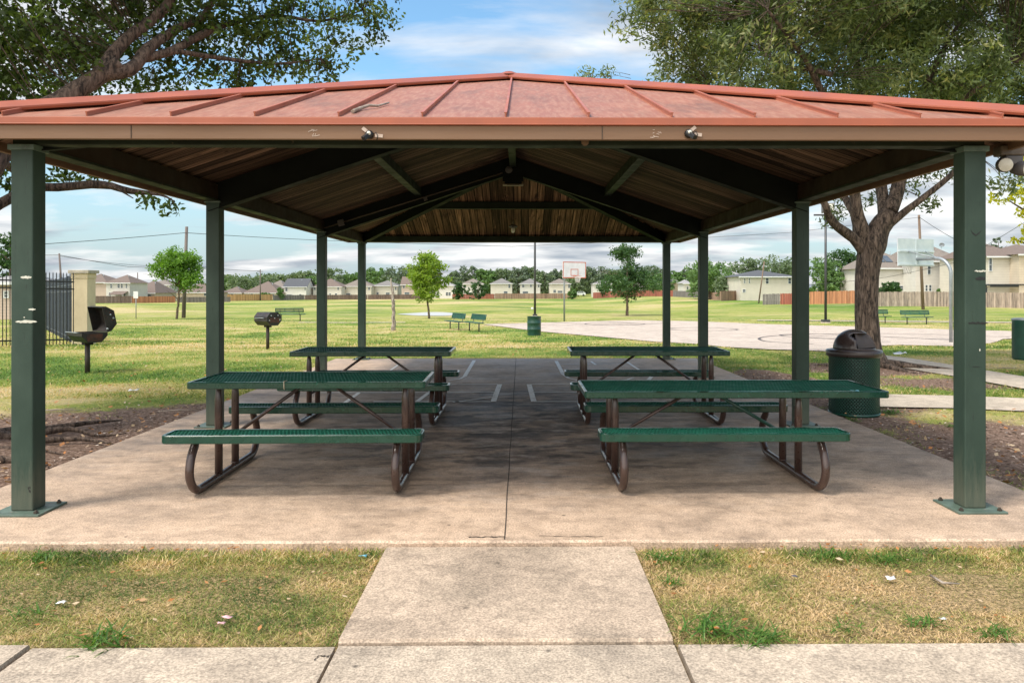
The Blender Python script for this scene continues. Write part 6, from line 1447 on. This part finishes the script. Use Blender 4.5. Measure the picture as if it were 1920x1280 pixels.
def blades(name, n, x0, x1, y0, y1, hlen, wid, lean=1.0, pw=2.0, fan=True):
    u = rng.random(n); y = 1/(1/y0+(1/y1-1/y0)*u) if pw == 2 else y0+(y1-y0)*u
    if fan: x = (rng.random(n)*2-1)*(y*.70+.3); 
    else: x = x0+(x1-x0)*rng.random(n)
    k = ~in_slabs(x, y); dm = dirtmask(x, y); k &= rng.random(n) > dm*1.25
    for pg in polys: k &= ~in_poly(x, y, pg)
    dry = dryness(x, y); k &= rng.random(n) > (dry-.55)*1.2
    x, y, dry = x[k], y[k], dry[k]; n = len(x); z = H(x, y)-.004
    an = rng.random(n)*2*np.pi; L_ = hlen*rng.uniform(.5, 1.3, n)*(1.2-.5*dry); ln_ = lean*rng.uniform(.3, 1.3, n)
    A = np.stack([np.cos(an)*ln_*L_, np.sin(an)*ln_*L_, L_], -1)/2; C = np.stack([x, y, z], -1)+A
    b = rng.random(n)*2*np.pi; B = np.stack([np.cos(b), np.sin(b), np.zeros(n)], -1)*(wid*rng.uniform(.6, 1.3, n)/2)[:, None]
    nr = (y < 4.7); tone = np.clip((dry-.16)*1.5+.5*(vnoise(x, y, .13, 1)-.5)+nr*(1.1*(vnoise(x, y, .34, 2)-.5)+.5*(vnoise(x, y, .06, 0)-.5))+rng.normal(0, .26, n)+nr*(-.02+.06*(x > 0))+(y > 4.7)*.05, 0, 1)
    o = quads(name, C, A, B, tone, M['blade']); o['kind'] = 'stuff'; return o
blades('grass', 120000, 0, 0, 3.38, 4.68, .018, .0038, 2.0, 1)
blades('grass', 90000, 0, 0, 4.4, 11, .035, .006, 1.4)
blades('grass', 110000, 0, 0, 11, 24, .042, .011, 1.3)
blades('grass', 70000, 0, 0, 24, 60, .06, .03, 1.2)
# dry leaves and bark chips
def scatter(name, n, fn, ls, mat, kindn, z=.006, tilt=.5):
    x, y = fn(n); nn = len(x); an = rng.random(nn)*2*np.pi; s_ = rng.uniform(.5, 1.3, (nn, 1))
    onslab = (x > SX0) & (x < SX1) & (y > SY0) & (y < SY1); zz_ = np.where(onslab, 0.0, H(x, y))+z+rng.random(nn)*z
    A = np.stack([np.cos(an), np.sin(an), rng.normal(0, .25*tilt, nn)], -1)*s_*ls/2; B = np.stack([-np.sin(an), np.cos(an), rng.normal(0, .5*tilt, nn)], -1)*s_*ls*.24
    o = quads(name, np.stack([x, y, zz_], -1), A, B, rng.random(nn), mat); o['kind'] = 'stuff'; return o
def f_front(n):
    x = rng.uniform(-3.2, 3.2, n); y = rng.uniform(3.42, 4.64, n); k = ~in_slabs(x, y); return x[k], y[k]
def f_dirt(n):
    x = rng.uniform(-7, 9, n); y = rng.uniform(5, 18, n); k = (rng.random(n) < dirtmask(x, y)) & ~in_slabs(x, y); return x[k], y[k]
def f_lawn(n):
    y = 1/(1/6+(1/30-1/6)*rng.random(n)); x = (rng.random(n)*2-1)*y*.7; k = ~in_slabs(x, y)
    for pg in polys: k &= ~in_poly(x, y, pg)
    return x[k], y[k]
def f_edge(n):
    x = rng.uniform(-3.6, 3.4, n); y = 4.63-np.abs(rng.normal(0, .03, n)); k = ~((x > -.8) & (x < .68)); return x[k], y[k]
def f_slab(n): return rng.uniform(-3.8, 3.6, n), rng.uniform(4.8, 16, n)
scatter('fallen_leaves', 260, f_front, .034, M['litter'], 'stuff', .018)
scatter('fallen_leaves', 120, f_edge, .035, M['litter'], 'stuff', .02)
scatter('bark_chips', 42000, f_dirt, .036, M['chips'], 'stuff', .006, .8)
scatter('fallen_leaves', 2600, f_lawn, .06, M['litter'], 'stuff', .035, .9)
scatter('grit', 260, f_slab, .012, M['chips'], 'stuff', .002, .1)
# weed clumps
def weed(px, py, size, n, label, seed, z=-.055):
    p = F(px, py, z); g = random.Random(seed); vs = MB(); t = MB()
    for i in range(n):
        an = g.uniform(0, 6.28); L_ = size*g.uniform(.45, 1.); off = Vector((g.gauss(0, size*.45), g.gauss(0, size*.28), 0)); rise = g.uniform(.15, .75); w_ = size*.030*g.uniform(.7, 1.2); L_ *= 1.25
        d = Vector((math.cos(an), math.sin(an), 0)); s_ = Vector((-d.y, d.x, 0)); pr = []
        for k in range(5):
            f = k/4; pr.append((off+d*L_*f*.8+Vector((0, 0, L_*rise*.6*math.sin(f*2.3)*.8+.003)), w_*(1-f**1.6)+.0004))
        v = []
        for q, ww in pr: v += [tuple(q-s_*ww), tuple(q+Vector((0, 0, -ww*.5))), tuple(q+s_*ww)]
        t.add(v, [(3*k, 3*k+1, 3*k+4, 3*k+3) for k in range(4)]+[(3*k+1, 3*k+2, 3*k+5, 3*k+4) for k in range(4)], True)
    o = t.build('weed_clump', M['weed'], fix=False); o.location = p; a = o.data.attributes.new('tone', 'FLOAT', 'FACE'); a.data.foreach_set('value', [g.random() for _ in o.data.polygons]); tag(o, label, 'weed', 'broad grass weeds in the front lawn'); return o
for i, (px, py, s_, n, lab) in enumerate([(200, 1205, .16, 60, 'biggest broad bladed weed at the left edge of the front pavement'), (75, 1050, .13, 60, 'low spreading weed touching the slab at the far left'), (62, 1150, .10, 30, 'small weed among dry leaves in the left lawn'), (1245, 1050, .13, 70, 'leafy weed in the corner between slab and walkway'), (1250, 1095, .09, 40, 'small weed against the right edge of the walkway'),
      (1335, 1185, .14, 80, 'tall tuft of weeds near the bottom right of the walkway'), (1420, 1200, .13, 80, 'low wide weed at the pavement edge right of the tall tuft'), (1560, 1045, .12, 60, 'weed patch under the slab edge right of centre'), (1660, 1050, .12, 60, 'weed patch under the slab edge further right'), (1590, 1180, .09, 40, 'small grass tuft in mid right lawn'), (1730, 1170, .10, 50, 'grass tuft toward the right end of the lawn'), (1860, 1190, .10, 50, 'grass tuft at the right frame edge')]):
    weed(px, py, s_, n, lab, i)
for i, (px, py, s_, n, lab) in enumerate([(1590, 790, .14, 50, 'weeds growing at the foot of the mesh trash can'), (1665, 775, .16, 60, 'weeds to the right of the mesh trash can'), (1640, 830, .12, 40, 'weeds in the bare dirt beside the slab edge'), (1790, 800, .12, 40, 'weeds in the dirt near the lower path')]): weed(px, py, s_, n, lab, 40+i)
# litter
def scrap(name, px, py, size, mat, label, seed, z=-.03, cat='litter'):
    p = F(px, py, z); g = random.Random(seed); mb = MB(); vs = []
    for j in range(3):
        for i in range(4): vs.append(((i/3-.5)*size*1.5+g.uniform(-.1, .1)*size, (j/2-.5)*size+g.uniform(-.1, .1)*size, g.uniform(0, .45)*size))
    mb.add(vs, [(j*4+i, j*4+i+1, j*4+i+5, j*4+i+4) for j in range(2) for i in range(3)], True); o = mb.build(name, mat, fix=False); o.location = p; so = o.modifiers.new('s', 'SOLIDIFY'); so.thickness = .0015; tag(o, label, cat)
scrap('paper_scrap', 427, 1157, .030, M['litter_pink'], 'pink crumpled wrapper in the left front lawn', 1); scrap('paper_scrap', 415, 1168, .022, M['litter_pink'], 'smaller pink wrapper just below the other in the left lawn', 2)
scrap('paper_scrap', 1670, 1085, .032, M['litter_white'], 'white paper scrap in the right front lawn', 3); scrap('paper_scrap', 115, 1130, .026, M['litter_white'], 'white scrap beside the dry leaves at lower left', 4)
scrap('paper_scrap', 680, 1043, .03, M['blue_paint'], 'pale blue scrap at the corner left of the walkway', 5); scrap('paper_scrap', 1768, 1160, .018, M['litter_white'], 'tiny white scrap in the right lawn near the pavement', 6)
scrap('paper_scrap', 1490, 1080, .022, M['lamp_grey'], 'grey bit of foil in the middle of the right lawn', 7)
scrap('plastic_bag', 1688, 664.5, .16, M['litter_white'], 'flattened white bag on the grass between court and path', 8, .0)
scrap('plastic_cup', 251, 733, .09, M['litter_white'], 'white crumpled cup on the left lawn by the bare soil', 9, -.03)
scrap('plastic_cup', 163, 811, .0, M['litter_white'], '', 10, -.03) if False else None
mb = MB(); mb.bar((0, 0, .004), (.16, -.03, .006), .028, .006); ob = mb.build('paint_stick', M['litter_white']); ob.location = F(163, 815, -.03); tag(ob, 'thin white stick lying on the soil among the oak roots', 'litter')
for i, (px, py, a, L_) in enumerate([(296, 771, .1, .5), (1745, 1078, -.6, .14), (1870, 690, -.2, .4), (60, 770, .05, .6)]):
    mb = MB(); mb.tube([(0, 0, .0), (L_*.5, a*.2, .012), (L_, a*.1, .004)], [.006, .008, .003], 6); ob = mb.build('twig', M['stick']); ob.location = F(px, py, -.03); ob.rotation_euler = (0, 0, a); tag(ob, ['fallen twig on the soil left of the slab', 'short twig in the right front lawn', 'twig beside the upper right path', 'long fallen twig behind the front left post'][i], 'twig')
